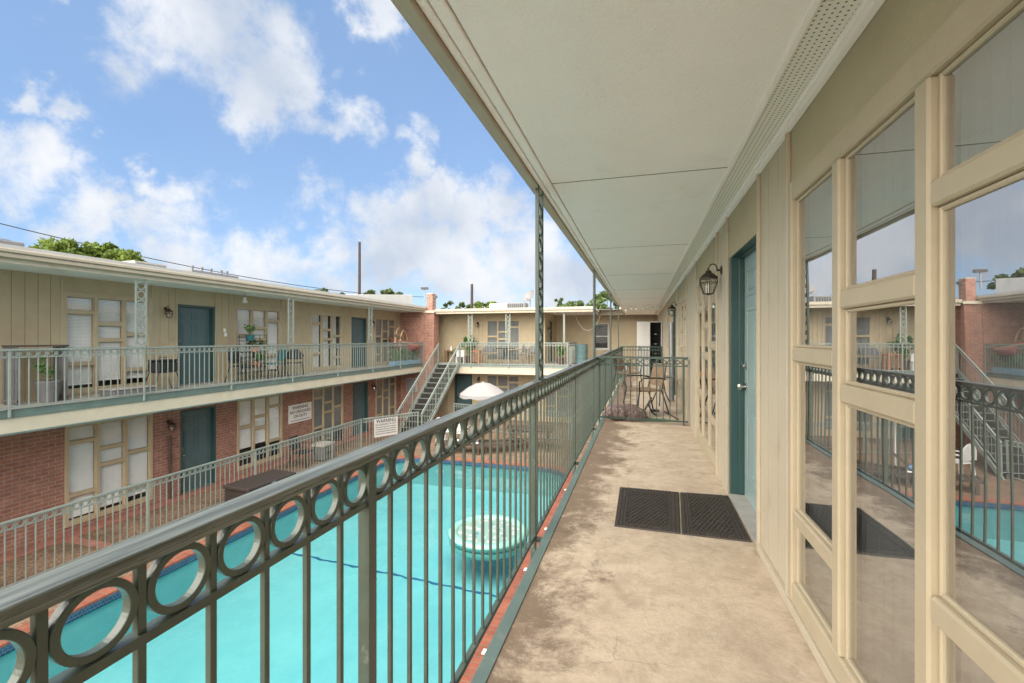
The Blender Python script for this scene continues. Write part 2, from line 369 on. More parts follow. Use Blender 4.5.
def balcony_mat():
    """worn painted concrete: dark grime along the railing edge, rusty scuffs by the wall, fine speckle"""
    m = bpy.data.materials.new('balcony_concrete'); m.use_nodes = True
    nt = m.node_tree.nodes; lk = m.node_tree.links
    p = nt['Principled BSDF']; p.inputs['Roughness'].default_value = .75
    t = nt.new('ShaderNodeTexCoord'); g = nt.new('ShaderNodeNewGeometry')
    def noise(sc_, det, ro, dist=0.0):
        n = N(nt, 'ShaderNodeTexNoise', Scale=sc_, Detail=det, Roughness=ro, Distortion=dist); lk.new(g.outputs['Position'], n.inputs['Vector']); return n.outputs['Fac']
    def mr(v, a, b, c=0.0, d=1.0, smooth=True):
        n = N(nt, 'ShaderNodeMapRange'); n.interpolation_type = 'SMOOTHSTEP' if smooth else 'LINEAR'
        n.inputs['From Min'].default_value = a; n.inputs['From Max'].default_value = b; n.inputs['To Min'].default_value = c; n.inputs['To Max'].default_value = d
        lk.new(v, n.inputs['Value']); return n.outputs[0]
    def ma(op, a, b):
        n = N(nt, 'ShaderNodeMath', operation=op)
        for i, v in enumerate((a, b)):
            if isinstance(v, (int, float)): n.inputs[i].default_value = v
            else: lk.new(v, n.inputs[i])
        return n.outputs[0]
    def mix(f, a, b):
        n = N(nt, 'ShaderNodeMix', data_type='RGBA'); lk.new(f, n.inputs[0])
        for i, v in ((6, a), (7, b)):
            if isinstance(v, tuple): n.inputs[i].default_value = v + (1,)
            else: lk.new(v, n.inputs[i])
        return n.outputs[2]
    s = nt.new('ShaderNodeSeparateXYZ'); lk.new(g.outputs['Position'], s.inputs[0])
    base = mix(mr(noise(3.4, 14, .80, .3), .36, .62), (.43, .34, .25), (.58, .475, .355))
    base = mix(mr(noise(9, 6, .7), .56, .74, 0, .45), base, (.66, .60, .51))
    # grime spreads from the open edge
    edge = mr(s.outputs['X'], .05, -.62, 0, .46, False)
    far = mr(s.outputs['Y'], 3.0, 6.0, 0, .13, False)
    gr = ma('ADD', ma('ADD', ma('MULTIPLY', noise(2.6, 15, .80, .35), 1.45), edge), far)
    base = mix(mr(gr, .92, 1.16, 0, .84), base, (.135, .088, .055))
    base = mix(mr(noise(6.5, 15, .82, .4), .47, .66, 0, .50), base, (.30, .215, .145))
    rust = ma('ADD', noise(2.7, 8, .7, .6), mr(s.outputs['X'], .2, .72, 0, .16, False))
    base = mix(mr(rust, .68, .82, 0, .6), base, (.34, .20, .085))
    blot = mr(noise(1.1, 9, .75, .8), .62, .72, 0, .55)
    base = mix(blot, base, (.25, .17, .105))
    base = mix(mr(noise(26, 10, .8), .54, .70, 0, .45), base, (.24, .165, .11))
    base = mix(mr(noise(18, 10, .8), .56, .70, 0, .4), base, (.66, .58, .47))
    base = mix(mr(noise(90, 3, .6), .66, .76, 0, .6), base, (.16, .11, .08))
    v = N(nt, 'ShaderNodeTexVoronoi', Scale=.85); v.feature = 'DISTANCE_TO_EDGE'
    va = nt.new('ShaderNodeVectorMath'); va.operation = 'ADD'; lk.new(g.outputs['Position'], va.inputs[0])
    nn = N(nt, 'ShaderNodeTexNoise', Scale=3.0, Detail=6.0, Roughness=.7); lk.new(g.outputs['Position'], nn.inputs['Vector'])
    vs_ = nt.new('ShaderNodeVectorMath'); vs_.operation = 'SCALE'; vs_.inputs['Scale'].default_value = .16; lk.new(nn.outputs['Color'], vs_.inputs[0]); lk.new(vs_.outputs[0], va.inputs[1])
    lk.new(va.outputs[0], v.inputs['Vector'])
    base = mix(ma('MULTIPLY', mr(v.outputs['Distance'], .004, .0015), mr(noise(.9, 3, .5), .50, .58, 0, .3)), base, (.13, .09, .065))
    lk.new(base, p.inputs['Base Color'])
    b = N(nt, 'ShaderNodeBump', Strength=.6, Distance=.008); lk.new(noise(38, 9, .8), b.inputs['Height']); lk.new(b.outputs[0], p.inputs['Normal'])
    MATS['balcony_concrete'] = m
balcony_mat()

def perforated_mat():
    m = bpy.data.materials.new('perforated_white'); m.use_nodes = True
    nt = m.node_tree.nodes; lk = m.node_tree.links
    p = nt['Principled BSDF']; p.inputs['Roughness'].default_value = .5
    t = nt.new('ShaderNodeTexCoord')
    s = nt.new('ShaderNodeVectorMath'); s.operation = 'SCALE'; s.inputs['Scale'].default_value = 1 / .0235; lk.new(t.outputs['Object'], s.inputs[0])
    f = nt.new('ShaderNodeVectorMath'); f.operation = 'FRACTION'; lk.new(s.outputs[0], f.inputs[0])
    q = nt.new('ShaderNodeSeparateXYZ'); lk.new(f.outputs[0], q.inputs[0])
    cb = nt.new('ShaderNodeCombineXYZ'); lk.new(q.outputs[0], cb.inputs[0]); lk.new(q.outputs[1], cb.inputs[1])
    d = nt.new('ShaderNodeVectorMath'); d.operation = 'DISTANCE'; lk.new(cb.outputs[0], d.inputs[0]); d.inputs[1].default_value = (.5, .5, 0)
    l = N(nt, 'ShaderNodeMath', operation='LESS_THAN'); lk.new(d.outputs['Value'], l.inputs[0]); l.inputs[1].default_value = .17
    x = N(nt, 'ShaderNodeMix', data_type='RGBA'); lk.new(l.outputs[0], x.inputs[0]); x.inputs[6].default_value = (.80, .76, .68, 1); x.inputs[7].default_value = (.05, .045, .04, 1)
    lk.new(x.outputs[2], p.inputs['Base Color'])
    MATS['perforated_white'] = m
perforated_mat()

def water_mat():
    m = bpy.data.materials.new('pool_water'); m.use_nodes = True
    nt = m.node_tree.nodes; lk = m.node_tree.links
    nt.remove(nt['Principled BSDF'])
    tr = nt.new('ShaderNodeBsdfTransparent'); tr.inputs[0].default_value = (.66, .93, .95, 1)
    gl = nt.new('ShaderNodeBsdfGlossy'); gl.inputs['Roughness'].default_value = .02
    f = nt.new('ShaderNodeFresnel'); f.inputs['IOR'].default_value = 1.33
    t = nt.new('ShaderNodeTexCoord')
    n = N(nt, 'ShaderNodeTexNoise', Scale=2.2, Detail=3.0); lk.new(t.outputs['Object'], n.inputs['Vector'])
    b = N(nt, 'ShaderNodeBump', Strength=.22, Distance=.05); lk.new(n.outputs['Fac'], b.inputs['Height'])
    lk.new(b.outputs[0], gl.inputs['Normal']); lk.new(b.outputs[0], f.inputs['Normal'])
    ms = nt.new('ShaderNodeMixShader'); lk.new(f.outputs[0], ms.inputs[0]); lk.new(tr.outputs[0], ms.inputs[1]); lk.new(gl.outputs[0], ms.inputs[2])
    lk.new(ms.outputs[0], nt['Material Output'].inputs['Surface'])
    MATS['pool_water'] = m
water_mat()

def float_mat():
    m = bpy.data.materials.new('float_print'); m.use_nodes = True
    nt = m.node_tree.nodes; lk = m.node_tree.links
    p = nt['Principled BSDF']; p.inputs['Roughness'].default_value = .3
    t = nt.new('ShaderNodeTexCoord')
    v = N(nt, 'ShaderNodeTexVoronoi', Scale=9.0); lk.new(t.outputs['Object'], v.inputs['Vector'])
    s = nt.new('ShaderNodeSeparateColor'); lk.new(v.outputs['Color'], s.inputs[0])
    r = nt.new('ShaderNodeValToRGB'); r.color_ramp.interpolation = 'CONSTANT'
    e = r.color_ramp.elements
    e[0].position = 0; e[0].color = (.38, .45, .41, 1); e[1].position = .5; e[1].color = (.06, .19, .24, 1)
    for pos, c in ((.6, (.34, .42, .38, 1)), (.72, (.22, .28, .16, 1)), (.8, (.08, .24, .26, 1)), (.88, (.36, .43, .39, 1))):
        q = e.new(pos); q.color = c
    lk.new(s.outputs[0], r.inputs[0])
    l = N(nt, 'ShaderNodeMath', operation='LESS_THAN'); lk.new(v.outputs['Distance'], l.inputs[0]); l.inputs[1].default_value = .42
    x = N(nt, 'ShaderNodeMix', data_type='RGBA'); lk.new(l.outputs[0], x.inputs[0]); x.inputs[6].default_value = (.20, .33, .30, 1); lk.new(r.outputs[0], x.inputs[7])
    lk.new(x.outputs[2], p.inputs['Base Color'])
    MATS['float_print'] = m
float_mat()

# ------------------------------------------------------------------ mesh helpers
IDT = lambda a, b, z: (a, b, z)
class MB:
    """collects shapes into ONE mesh object"""
    def __init__(s): s.bm = bmesh.new()
    def hull(s, pts8):
        v = [s.bm.verts.new(p) for p in pts8]
        for f in ((0, 1, 2, 3), (4, 5, 6, 7), (0, 1, 5, 4), (1, 2, 6, 5), (2, 3, 7, 6), (3, 0, 4, 7)):
            s.bm.faces.new([v[i] for i in f])
        return v
    def box(s, x0, x1, y0, y1, z0, z1, T=IDT, bev=0):
        v = s.hull([T(x0, y0, z0), T(x1, y0, z0), T(x1, y1, z0), T(x0, y1, z0), T(x0, y0, z1), T(x1, y0, z1), T(x1, y1, z1), T(x0, y1, z1)])
        if bev:
            es = {e for q in v for e in q.link_edges}
            bmesh.ops.bevel(s.bm, geom=list(es), offset=bev, segments=1, affect='EDGES', profile=.5)
        return s
    def quad(s, *pts):
        s.bm.faces.new([s.bm.verts.new(p) for p in pts]); return s
    def tube(s, pts, r, n=6, closed=False):
        P = [Vector(p) for p in pts]; rings = []
        L = len(P)
        for i, p in enumerate(P):
            if closed: t = P[(i + 1) % L] - P[i - 1]
            else: t = P[min(i + 1, L - 1)] - P[max(i - 1, 0)]
            t.normalize()
            up = Vector((0, 0, 1)) if abs(t.z) < .9 else Vector((0, 1, 0))
            a = t.cross(up).normalized(); b = t.cross(a).normalized()
            rr = r[i] if isinstance(r, (list, tuple)) else r
            rings.append([s.bm.verts.new(p + (a * math.cos(2 * PI * k / n) + b * math.sin(2 * PI * k / n)) * rr) for k in range(n)])
        for i in range(L if closed else L - 1):
            A, B = rings[i], rings[(i + 1) % L]
            for k in range(n): s.bm.faces.new((A[k], A[(k + 1) % n], B[(k + 1) % n], B[k]))
        if not closed:
            s.bm.faces.new(rings[0]); s.bm.faces.new(rings[-1])
        return s
    def lathe(s, prof, c=(0, 0, 0), n=16, axis='Z'):
        rings = []
        for (r, z) in prof:
            ring = []
            for k in range(n):
                a = 2 * PI * k / n
                q = (r * math.cos(a), r * math.sin(a), z)
                if axis == 'X': q = (z, q[0], q[1])
                elif axis == 'Y': q = (q[0], z, q[1])
                ring.append(s.bm.verts.new((c[0] + q[0], c[1] + q[1], c[2] + q[2])))
            rings.append(ring)
        for A, B in zip(rings, rings[1:]):
            for k in range(n): s.bm.faces.new((A[k], A[(k + 1) % n], B[(k + 1) % n], B[k]))
        s.bm.faces.new(rings[0]); s.bm.faces.new(rings[-1])
        return s
    def ring(s, c, ro, ri, d, n=28, axis='Y'):
        """flat-bar ring: square section ro..ri, depth d along axis"""
        rr = [(ro, -d / 2), (ro, d / 2), (ri, d / 2), (ri, -d / 2)]
        rings = []
        for k in range(n):
            a = 2 * PI * k / n; row = []
            for (r, h) in rr:
                q = (r * math.cos(a), h, r * math.sin(a)) if axis == 'Y' else ((h, r * math.cos(a), r * math.sin(a)) if axis == 'X' else (r * math.cos(a), r * math.sin(a), h))
                row.append(s.bm.verts.new((c[0] + q[0], c[1] + q[1], c[2] + q[2])))
            rings.append(row)
        for k in range(n):
            A, B = rings[k], rings[(k + 1) % n]
            for j in range(4): s.bm.faces.new((A[j], A[(j + 1) % 4], B[(j + 1) % 4], B[j]))
        return s
    def ico(s, c, r, sub=2, sq=(1, 1, 1), jit=0, seed=0):
        g = bmesh.ops.create_icosphere(s.bm, subdivisions=sub, radius=1)
        q = random.Random(seed)
        for v in g['verts']:
            k = 1 + q.uniform(-jit, jit)
            v.co = Vector((c[0] + v.co.x * r * sq[0] * k, c[1] + v.co.y * r * sq[1] * k, c[2] + v.co.z * r * sq[2] * k))
        return s
    def leaf(s, c, size, q, long=1.6):
        d = Vector((q.gauss(0, 1), q.gauss(0, 1), q.gauss(0, 1))).normalized()
        e = d.orthogonal().normalized(); e.rotate(Matrix.Rotation(q.uniform(0, 6.28), 3, d))
        f = d.cross(e); c = Vector(c)
        s.quad(c - e * size * long * .5, c + f * size * .38, c + e * size * long * .5, c - f * size * .38)
        return s

ORG = {}
def children_of(o): return [c for c in bpy.data.objects if c.parent == o]
def build(name, mb, m, parent=None, bevel=0, smooth=False):
    bm = mb.bm
    bmesh.ops.recalc_face_normals(bm, faces=bm.faces[:])
    org = ORG.get(parent.name, Vector()) if parent else Vector()
    if org.length:
        bmesh.ops.translate(bm, verts=bm.verts[:], vec=-org)
    me = bpy.data.meshes.new(name)
    bm.to_mesh(me); bm.free()
    if smooth:
        for p in me.polygons: p.use_smooth = True
    me.materials.append(MATS[m] if isinstance(m, str) else m)
    o = bpy.data.objects.new(name, me); C.objects.link(o)
    if parent:
        o.parent = parent; ORG[o.name] = org
    if bevel:
        b = o.modifiers.new('edge', 'BEVEL'); b.width = bevel; b.segments = 2; b.limit_method = 'ANGLE'
    if smooth and bevel == 0:
        try: me.set_sharp_from_angle(angle=R(40))
        except Exception: pass
    return o
def tag(o, label, cat, group=None):
    o['label'] = label; o['category'] = cat
    if group: o['group'] = group
    return o
def thing(name, label, cat, loc=(0, 0, 0), rz=0, group=None, local=False):
    """Empty at the thing's base. local=True: parts are given in the thing's own coordinates"""
    o = bpy.data.objects.new(name, None); C.objects.link(o)
    o.empty_display_size = .2
    o.location = loc; o.rotation_euler = (0, 0, rz)
    ORG[o.name] = Vector() if local else Vector(loc)
    return tag(o, label, cat, group)
def single(name, mb, m, label, cat, loc=(0, 0, 0), rz=0, group=None, bevel=0, smooth=False):
    o = build(name, mb, m, None, bevel, smooth); o.location = loc; o.rotation_euler = (0, 0, rz)
    return tag(o, label, cat, group)
def structure(name, mb, m, bevel=0):
    o = build(name, mb, m, None, bevel); o['kind'] = 'structure'; return o
def stuff(o): o['kind'] = 'stuff'; return o
def dup(root, loc, rz=None, label=None):
    r = root.copy(); C.objects.link(r); r.location = loc
    if rz is not None: r.rotation_euler = (0, 0, rz)
    if label: r['label'] = label
    for ch in children_of(root):
        c = ch.copy(); C.objects.link(c); c.parent = r
        for g in children_of(ch):
            d = g.copy(); C.objects.link(d); d.parent = c
    return r
def px(P):
    s_, c_ = math.sin(TH), math.cos(TH)
    d = -P[0] * s_ + P[1] * c_
    if d < .15: return None
    r = P[0] * c_ + P[1] * s_
    x = 512 + 455 * r / d; y = 338.5 - 455 * (P[2] - HC) / d
    return x, y, d
def rank(P):
    q = px(P)
    if q is None or not (-60 < q[0] < 1084): return 1e6 + (0 if q is None else q[2])
    return q[2]

# ------------------------------------------------------------------ levels and planes
ZG = -2.58            # courtyard
ZB = 0.0              # balcony walked on
ZL = 0.17             # balcony of the left and far wings
W = 0.73              # wall of the near wing (faces -X)
XL = -11.1            # wall of the left wing (faces +X)
XE = -9.9             # railing plane of the left wing
YF = 21.1             # wall of the far wing (faces -Y)
T_R = lambda a, b, z: (W - b, a, z)
T_L = lambda a, b, z: (XL + b, a, z)
T_F = lambda a, b, z: (a, YF - b, z)

# ------------------------------------------------------------------ ground, pool
PX0, PX1, PY0, PY1 = -7.82, -2.0, -2.0, 13.55
def rounded(x0, x1, y0, y1, r, n=8):
    pts = []
    for cx, cy, a0 in ((x1 - r, y1 - r, 0), (x0 + r, y1 - r, 90), (x0 + r, y0 + r, 180), (x1 - r, y0 + r, 270)):
        for k in range(n + 1):
            a = R(a0 + 90 * k / n); pts.append((cx + r * math.cos(a), cy + r * math.sin(a)))
    return pts
pool = rounded(PX0, PX1, PY0, PY1, .9)
def ring_fill(mb, outer, inner, z):
    es = []
    for loop in (outer, inner):
        vs_ = [mb.bm.verts.new((x, y, z)) for x, y in loop]
        for i in range(len(vs_)): es.append(mb.bm.edges.new((vs_[i], vs_[(i + 1) % len(vs_)])))
    bmesh.ops.triangle_fill(mb.bm, edges=es, use_beauty=True)
g = MB(); ring_fill(g, [(-500, -500), (500, -500), (500, 500), (-500, 500)], pool, ZG)
structure('ground', g, 'aggregate')
def band(mb, inner_off, outer_off, z0, z1):
    a = rounded(PX0 - inner_off, PX1 + inner_off, PY0 - inner_off, PY1 + inner_off, .9 + inner_off)
    b = rounded(PX0 - outer_off, PX1 + outer_off, PY0 - outer_off, PY1 + outer_off, .9 + outer_off)
    n = len(a)
    va = [[mb.bm.verts.new((x, y, z)) for x, y in p] for p, z in ((a, z0), (a, z1), (b, z1), (b, z0))]
    for j in range(3):
        for i in range(n):
            k = (i + 1) % n
            mb.bm.faces.new((va[j][i], va[j][k], va[j + 1][k], va[j + 1][i]))
g = MB(); band(g, .0, .29, ZG + .002, ZG + .035); structure('pool_coping', g, 'brick_coping')
g = MB(); g.box(PX1 - .055, PX1 - .003, PY0 + 1, PY1 - .95, ZG - .03, ZG + .03, bev=.012); structure('pool_lip', g, 'lip_white')
g = MB(); band(g, -.012, .0, ZG - .11, ZG + .0005); structure('pool_tile_band', g, 'pool_tile_side')
ZW, ZP = ZG - .09, -3.42
g = MB()
n = len(pool)
top = [g.bm.verts.new((x, y, ZG - .005)) for x, y in rounded(PX0 - .02, PX1 + .02, PY0 - .02, PY1 + .02, .92)]
bot = [g.bm.verts.new((x, y, ZP)) for x, y in rounded(PX0 + .02, PX1 - .02, PY0 + .02, PY1 - .02, .9)]
for i in range(n): g.bm.faces.new((top[i], top[(i + 1) % n], bot[(i + 1) % n], bot[i]))
g.bm.faces.new(bot)
structure('pool_basin', g, 'pool_plaster')
g = MB(); g.bm.faces.new([g.bm.verts.new((x, y, ZW)) for x, y in rounded(PX0 - .01, PX1 + .01, PY0 - .01, PY1 + .01, .91)])
wt = structure('water', g, 'pool_water')
if wt.data.polygons[0].normal.z < 0: wt.data.flip_normals()
g = MB(); q = random.Random(2); row = []
for k in range(41):
    u = k / 40; x = PX0 + .03 + (PX1 - PX0 - .06) * u; y = 8.42 - .44 * u + .020 * math.sin(k * 1.3) + .014 * math.sin(k * 2.9 + 1)
    w_ = .030 + .010 * math.sin(k * 1.9); row.append([g.bm.verts.new((x, y + d_, ZP + .004)) for d_ in (-w_, w_)])
for A_, B_ in zip(row, row[1:]): g.bm.faces.new((A_[0], B_[0], B_[1], A_[1]))
if False: g.hull([(PX0 + .03, 8.42, ZP + .004), (PX1 - .03, 7.98, ZP + .004), (PX1 - .03, 8.06, ZP + .004), (PX0 + .03, 8.50, ZP + .004),
                  (PX0 + .03, 8.42, ZP + .01), (PX1 - .03, 7.98, ZP + .01), (PX1 - .03, 8.06, ZP + .01), (PX0 + .03, 8.50, ZP + .01)])
structure('pool_floor_line', g, 'pool_line')
# white depth-marker tiles let into the brick coping, blank at this distance
g = MB()
for y in (5.3, 7.4, 9.1, 11.6): g.box(PX1 + .10, PX1 + .19, y, y + .10, ZG + .03, ZG + .039)
structure('coping_tile', g, 'lip_white')
# brick edging along the left wing, red bands across its walk
g = MB(); g.box(XL + .02, XL + .36, -3, 19.5, ZG + .001, ZG + .02)
for y in (2.6, 6.1, 9.6, 13.1, 16.6): g.box(XL + .36, -9.62, y, y + .2, ZG + .001, ZG + .006)
structure('brick_border', g, 'brick_paving')

# ------------------------------------------------------------------ windows, doors, walls
near_root = [None]
TALL, MID, SHORT = [1.272, .474], [1.495, 1.145], [1.722, .655]
def window(parent, T, a0, zf, flip, dress, near=False, deep=False, width=None, z_lo=.15, z_hi=2.03, glass='far_glass'):
    """three columns of offset lights. a runs left to right seen from outside when flip is False"""
    width = width or (1.73 if parent is near_root[0] else 1.70)
    a1 = a0 + width
    fw = .065 if near else .062
    ub = .034 if near else .033
    gz = (-.008 if deep else -.014) if near else -.028
    cols = [SHORT, MID, TALL] if not flip else [TALL, MID, SHORT]
    f = MB()
    fo, fi = (.010, -.020) if deep else (.018, -.026) if near else (.022, -.04)
    bv = .007 if near else 0
    def bar(x0, x1, z0, z1, out=fo): f.box(x0, x1, fi, out, zf + z0, zf + z1, T, bv)
    bar(a0, a0 + fw, z_lo - .1, z_hi + .1); bar(a1 - fw, a1, z_lo - .1, z_hi + .1)
    bar(a0 + fw, a1 - fw, z_hi, z_hi + .1, fo - .002); bar(a0 + fw, a1 - fw, z_lo - .1, z_lo, fo - .002)
    cw = (width - 4 * fw) / 3
    for i in range(3):
        x0 = a0 + fw + i * (cw + fw)
        if i < 2: bar(x0 + cw, x0 + cw + fw, z_lo, z_hi, fo - .001)
        for zc in cols[i]: bar(x0, x0 + cw, zc - ub, zc + ub, fo - .004)
        # inner stops round every light
        zs = [z_lo] + sorted(sum([[q - ub, q + ub] for q in cols[i]], [])) + [z_hi]
        for j in range(0, len(zs), 2):
            za, zb = zs[j], zs[j + 1]
            st = .014
            for (p0, p1, q0, q1) in ((x0, x0 + st, za, zb), (x0 + cw - st, x0 + cw, za, zb), (x0 + st, x0 + cw - st, za, za + st), (x0 + st, x0 + cw - st, zb - st, zb)):
                f.box(p0, p1, fi + .004, -.004 if near else -.010, zf + q0, zf + q1, T, .004 if near else 0)
    fr = build('window', f, 'trim_beige' if parent is near_root[0] else 'trim_tan', parent)
    p = MB()
    for i in range(3):
        x0 = a0 + fw + i * (cw + fw)
        p.quad(T(x0, gz, zf + z_lo), T(x0 + cw, gz, zf + z_lo), T(x0 + cw, gz, zf + z_hi), T(x0, gz, zf + z_hi))
    build('pane', p, glass, fr)
    r = MB()
    dp = 1.4 if near else .5
    A0, A1, Z0, Z1 = a0 + .01, a1 - .01, zf + z_lo - .09, zf + z_hi + .09
    r.quad(T(A0, -dp, Z0), T(A1, -dp, Z0), T(A1, -dp, Z1), T(A0, -dp, Z1))
    for (u0, u1, w0, w1) in ((A0, A0, Z0, Z1), (A1, A1, Z0, Z1)): r.quad(T(u0, -.061, w0), T(u0, -dp, w0), T(u0, -dp, w1), T(u0, -.061, w1))
    for z in (Z0, Z1): r.quad(T(A0, -.061, z), T(A1, -.061, z), T(A1, -dp, z), T(A0, -dp, z))
    build('interior', r, 'interior_dark', fr)
    q = random.Random(int(a0 * 37 + zf * 11))
    bz = gz - .03
    if dress == 'blind' or dress == 'half_blind':
        b = MB()
        for i in range(3):
            x0 = a0 + fw + i * (cw + fw)
            end = z_lo + (.12 if dress == 'blind' else .55) + q.uniform(-.05, .05)
            z = z_hi - .02
            while z > end:
                b.quad(T(x0 + .006, bz - .012, zf + z), T(x0 + cw - .006, bz - .012, zf + z), T(x0 + cw - .006, bz, zf + z - .027), T(x0 + .006, bz, zf + z - .027))
                z -= .029
            b.box(x0 + .01, x0 + cw - .01, bz - .012, bz + .004, zf + end - .03, zf + end, T)
        build('blind', b, 'blind_white', fr)
    elif dress in ('curtain', 'near_curtain'):
        b = MB()
        for i in range(3):
            x0 = a0 + fw + i * (cw + fw)
            if near:
                u0, u1 = x0 + cw * .30, x0 + cw + .04
            else:
                u0, u1 = x0 - .01, x0 + cw * q.uniform(.55, 1.0)
            m_ = 20; ca = .002 if near else .012; cz = -.075 if near else gz - .035
            for k in range(m_):
                ua, ub = u0 + (u1 - u0) * k / m_, u0 + (u1 - u0) * (k + 1) / m_
                da, db = cz + ca * math.sin(k * 1.9), cz + ca * math.sin((k + 1) * 1.9)
                b.quad(T(ua, da, zf + z_lo - .05), T(ub, db, zf + z_lo - .05), T(ub, db, zf + z_hi + .05), T(ua, da, zf + z_hi + .05))
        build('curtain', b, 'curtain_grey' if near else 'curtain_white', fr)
    elif dress == 'screen':
        b = MB()
        for i in range(3):
            x0 = a0 + fw + i * (cw + fw)
            b.quad(T(x0, bz, zf + z_lo), T(x0 + cw, bz, zf + z_lo), T(x0 + cw, bz, zf + z_hi), T(x0, bz, zf + z_hi))
        build('insect_screen', b, 'screen_dark', fr)
    return fr

def door(parent, T, a0, a1, zf, hinge_right=True, near=False, top=2.04, depth=.11):
    """six-panel door set back in its frame"""
    jw = .055
    d0 = -depth
    s_ = MB(); s_.box(a0 + jw, a1 - jw, d0 - .04, d0, zf + .03, zf + top - jw, T)
    w_ = a1 - a0 - 2 * jw
    for (u0, u1) in ((.13, .46), (.54, .87)):
        for (v0, v1) in ((.09, .38), (.44, .78), (.83, .94)):
            x0, x1 = a0 + jw + w_ * u0, a0 + jw + w_ * u1
            z0, z1 = zf + .03 + (top - jw - .03) * v0, zf + .03 + (top - jw - .03) * v1
            # sunk moulding: a rim and a raised field
            for (p0, p1, q0, q1) in ((x0, x1, z0, z0 + .022), (x0, x1, z1 - .022, z1), (x0, x0 + .022, z0 + .022, z1 - .022), (x1 - .022, x1, z0 + .022, z1 - .022)):
                s_.box(p0, p1, d0, d0 + .007, q0, q1, T, .003 if near else 0)
            s_.box(x0 + .05, x1 - .05, d0, d0 + .006, z0 + .05, z1 - .05, T, .005 if near else 0)
    dr = build('door', s_, 'teal_lit' if near else 'teal_paint', parent)
    f = MB()
    f.box(a0, a0 + jw, d0 - .045, -.003, zf + .0, zf + top, T); f.box(a1 - jw, a1, d0 - .045, -.003, zf + .0, zf + top, T)
    f.box(a0 + jw, a1 - jw, d0 - .045, -.004, zf + top - jw, zf + top, T)
    f.box(a0 + jw, a0 + jw + .014, d0 + .004, d0 + .045, zf + .03, zf + top - jw, T); f.box(a1 - jw - .014, a1 - jw, d0 + .004, d0 + .045, zf + .03, zf + top - jw, T)
    f.box(a0 + jw + .014, a1 - jw - .014, d0 + .004, d0 + .045, zf + top - jw - .014, zf + top - jw, T)
    build('door_frame', f, 'teal_dark', dr, .004 if near else 0)
    t = MB(); t.box(a0 + jw, a1 - jw, d0 - .04, .01, zf + .002, zf + .028, T); build('threshold', t, 'grey_metal' if not near else 'concrete_grey', dr)
    hx = a1 - jw - .07 if hinge_right else a0 + jw + .07
    def knob(z, prof, nm):
        k = MB(); c0 = Vector(T(hx, d0, z)); nrm = Vector(T(hx, d0 + 1, z)) - c0
        pts = [c0 + nrm * b_ for _, b_ in prof]
        k.tube([tuple(p_) for p_ in pts], [r_ for r_, _ in prof], 14)
        build(nm, k, 'nickel', dr, 0, True)
    knob(zf + .95, [(.032, .001), (.032, .008), (.012, .012), (.011, .034), (.026, .040), (.030, .055), (.022, .066), (.006, .070)], 'door_handle')
    knob(zf + 1.12, [(.030, .001), (.030, .014), (.022, .02), (.012, .022), (.012, .03), (.002, .032)], 'deadbolt')
    return dr

def siding(mb, T, a0, a1, z0, z1, pitch=.203, grooves=True):
    """vertical boards with open grooves over a backing sheet"""
    if a1 - a0 < .01: return
    n = max(1, round((a1 - a0) / pitch)) if grooves else 1
    w_ = (a1 - a0) / n
    gp = .0045 if grooves else 0
    mb.box(a0, a1, -.045, -.012, z0, z1, T)
    for k in range(n):
        mb.box(a0 + k * w_ + gp, a0 + (k + 1) * w_ - gp, -.0118, 0, z0, z1, T)
def facade(parent, T, a_lo, a_hi, z0, z1, zf, wins, doors, wmat, hmat, win_lo=.05, win_hi=2.13, door_top=2.04, battens=True, near=False, grooves=True, wname='wall', wwid=1.70):
    """wall with real openings; panels above and below windows, panels above doors, battens at their sides"""
    ops = sorted([(a, a + wwid, 'w') for a in wins] + [(a, b, 'd') for a, b in doors])
    def wallpart(a, b):
        if b - a < .01: return
        w_ = MB(); siding(w_, T, a, b, z0, z1, grooves=grooves); build(wname, w_, wmat, parent)
    def headpart(a, b, q0, q1):
        h_ = MB(); siding(h_, T, a, b, q0, q1, grooves=False); build('header_panel' if q1 == z1 else 'sill_panel', h_, hmat, parent)
    cur = a_lo
    for (a, b, k) in ops:
        wallpart(cur, a)
        lo, hi = (zf + win_lo, zf + win_hi) if k == 'w' else (z0, zf + door_top)
        if k == 'w' and lo > z0: headpart(a, b, z0, lo)
        if hi < z1: headpart(a, b, hi, z1)
        if battens:
            for x in (a, b):
                for (za, zb) in ((z0, z1),):
                    s_ = -1 if x == a else 1
                    bt = MB(); bt.box(min(x, x + s_ * .035), max(x, x + s_ * .035), .0005, .019, za, zb, T); build('batten', bt, 'trim_beige' if not near else 'near_siding', parent, .003 if near else 0)
        cur = b
    wallpart(cur, a_hi)

# ------------------------------------------------------------------ near wing (camera's balcony)
near = thing('apartment_building', 'near cream motel wing along right edge with big windows and long white balcony ceiling', 'building', (1.5, 3, ZG))
near_root[0] = near
ZC = 2.44
wR = [.87, 4.90, 8.05, 12.0, -3.3]
dR = [(3.24, 4.29), (10.30, 11.35), (-1.2, -.15)]
facade(near, T_R, -4.5, 21.5, ZB, ZC, ZB, wR, dR, 'near_siding', 'header_tan', near=True, wwid=1.73)
window(near, T_R, .87, ZB, False, 'near_curtain', True, glass='window_glass')
window(near, T_R, 4.90, ZB, True, 'none', True, True, glass='window_glass')
window(near, T_R, 8.05, ZB, False, 'none', True, True, glass='window_glass')
window(near, T_R, 12.0, ZB, True, 'curtain', glass='window_glass')
window(near, T_R, -3.3, ZB, True, 'curtain', glass='window_glass')
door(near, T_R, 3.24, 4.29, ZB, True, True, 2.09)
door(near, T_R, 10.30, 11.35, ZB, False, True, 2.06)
door(near, T_R, -1.2, -.15, ZB, False, False, 2.06)
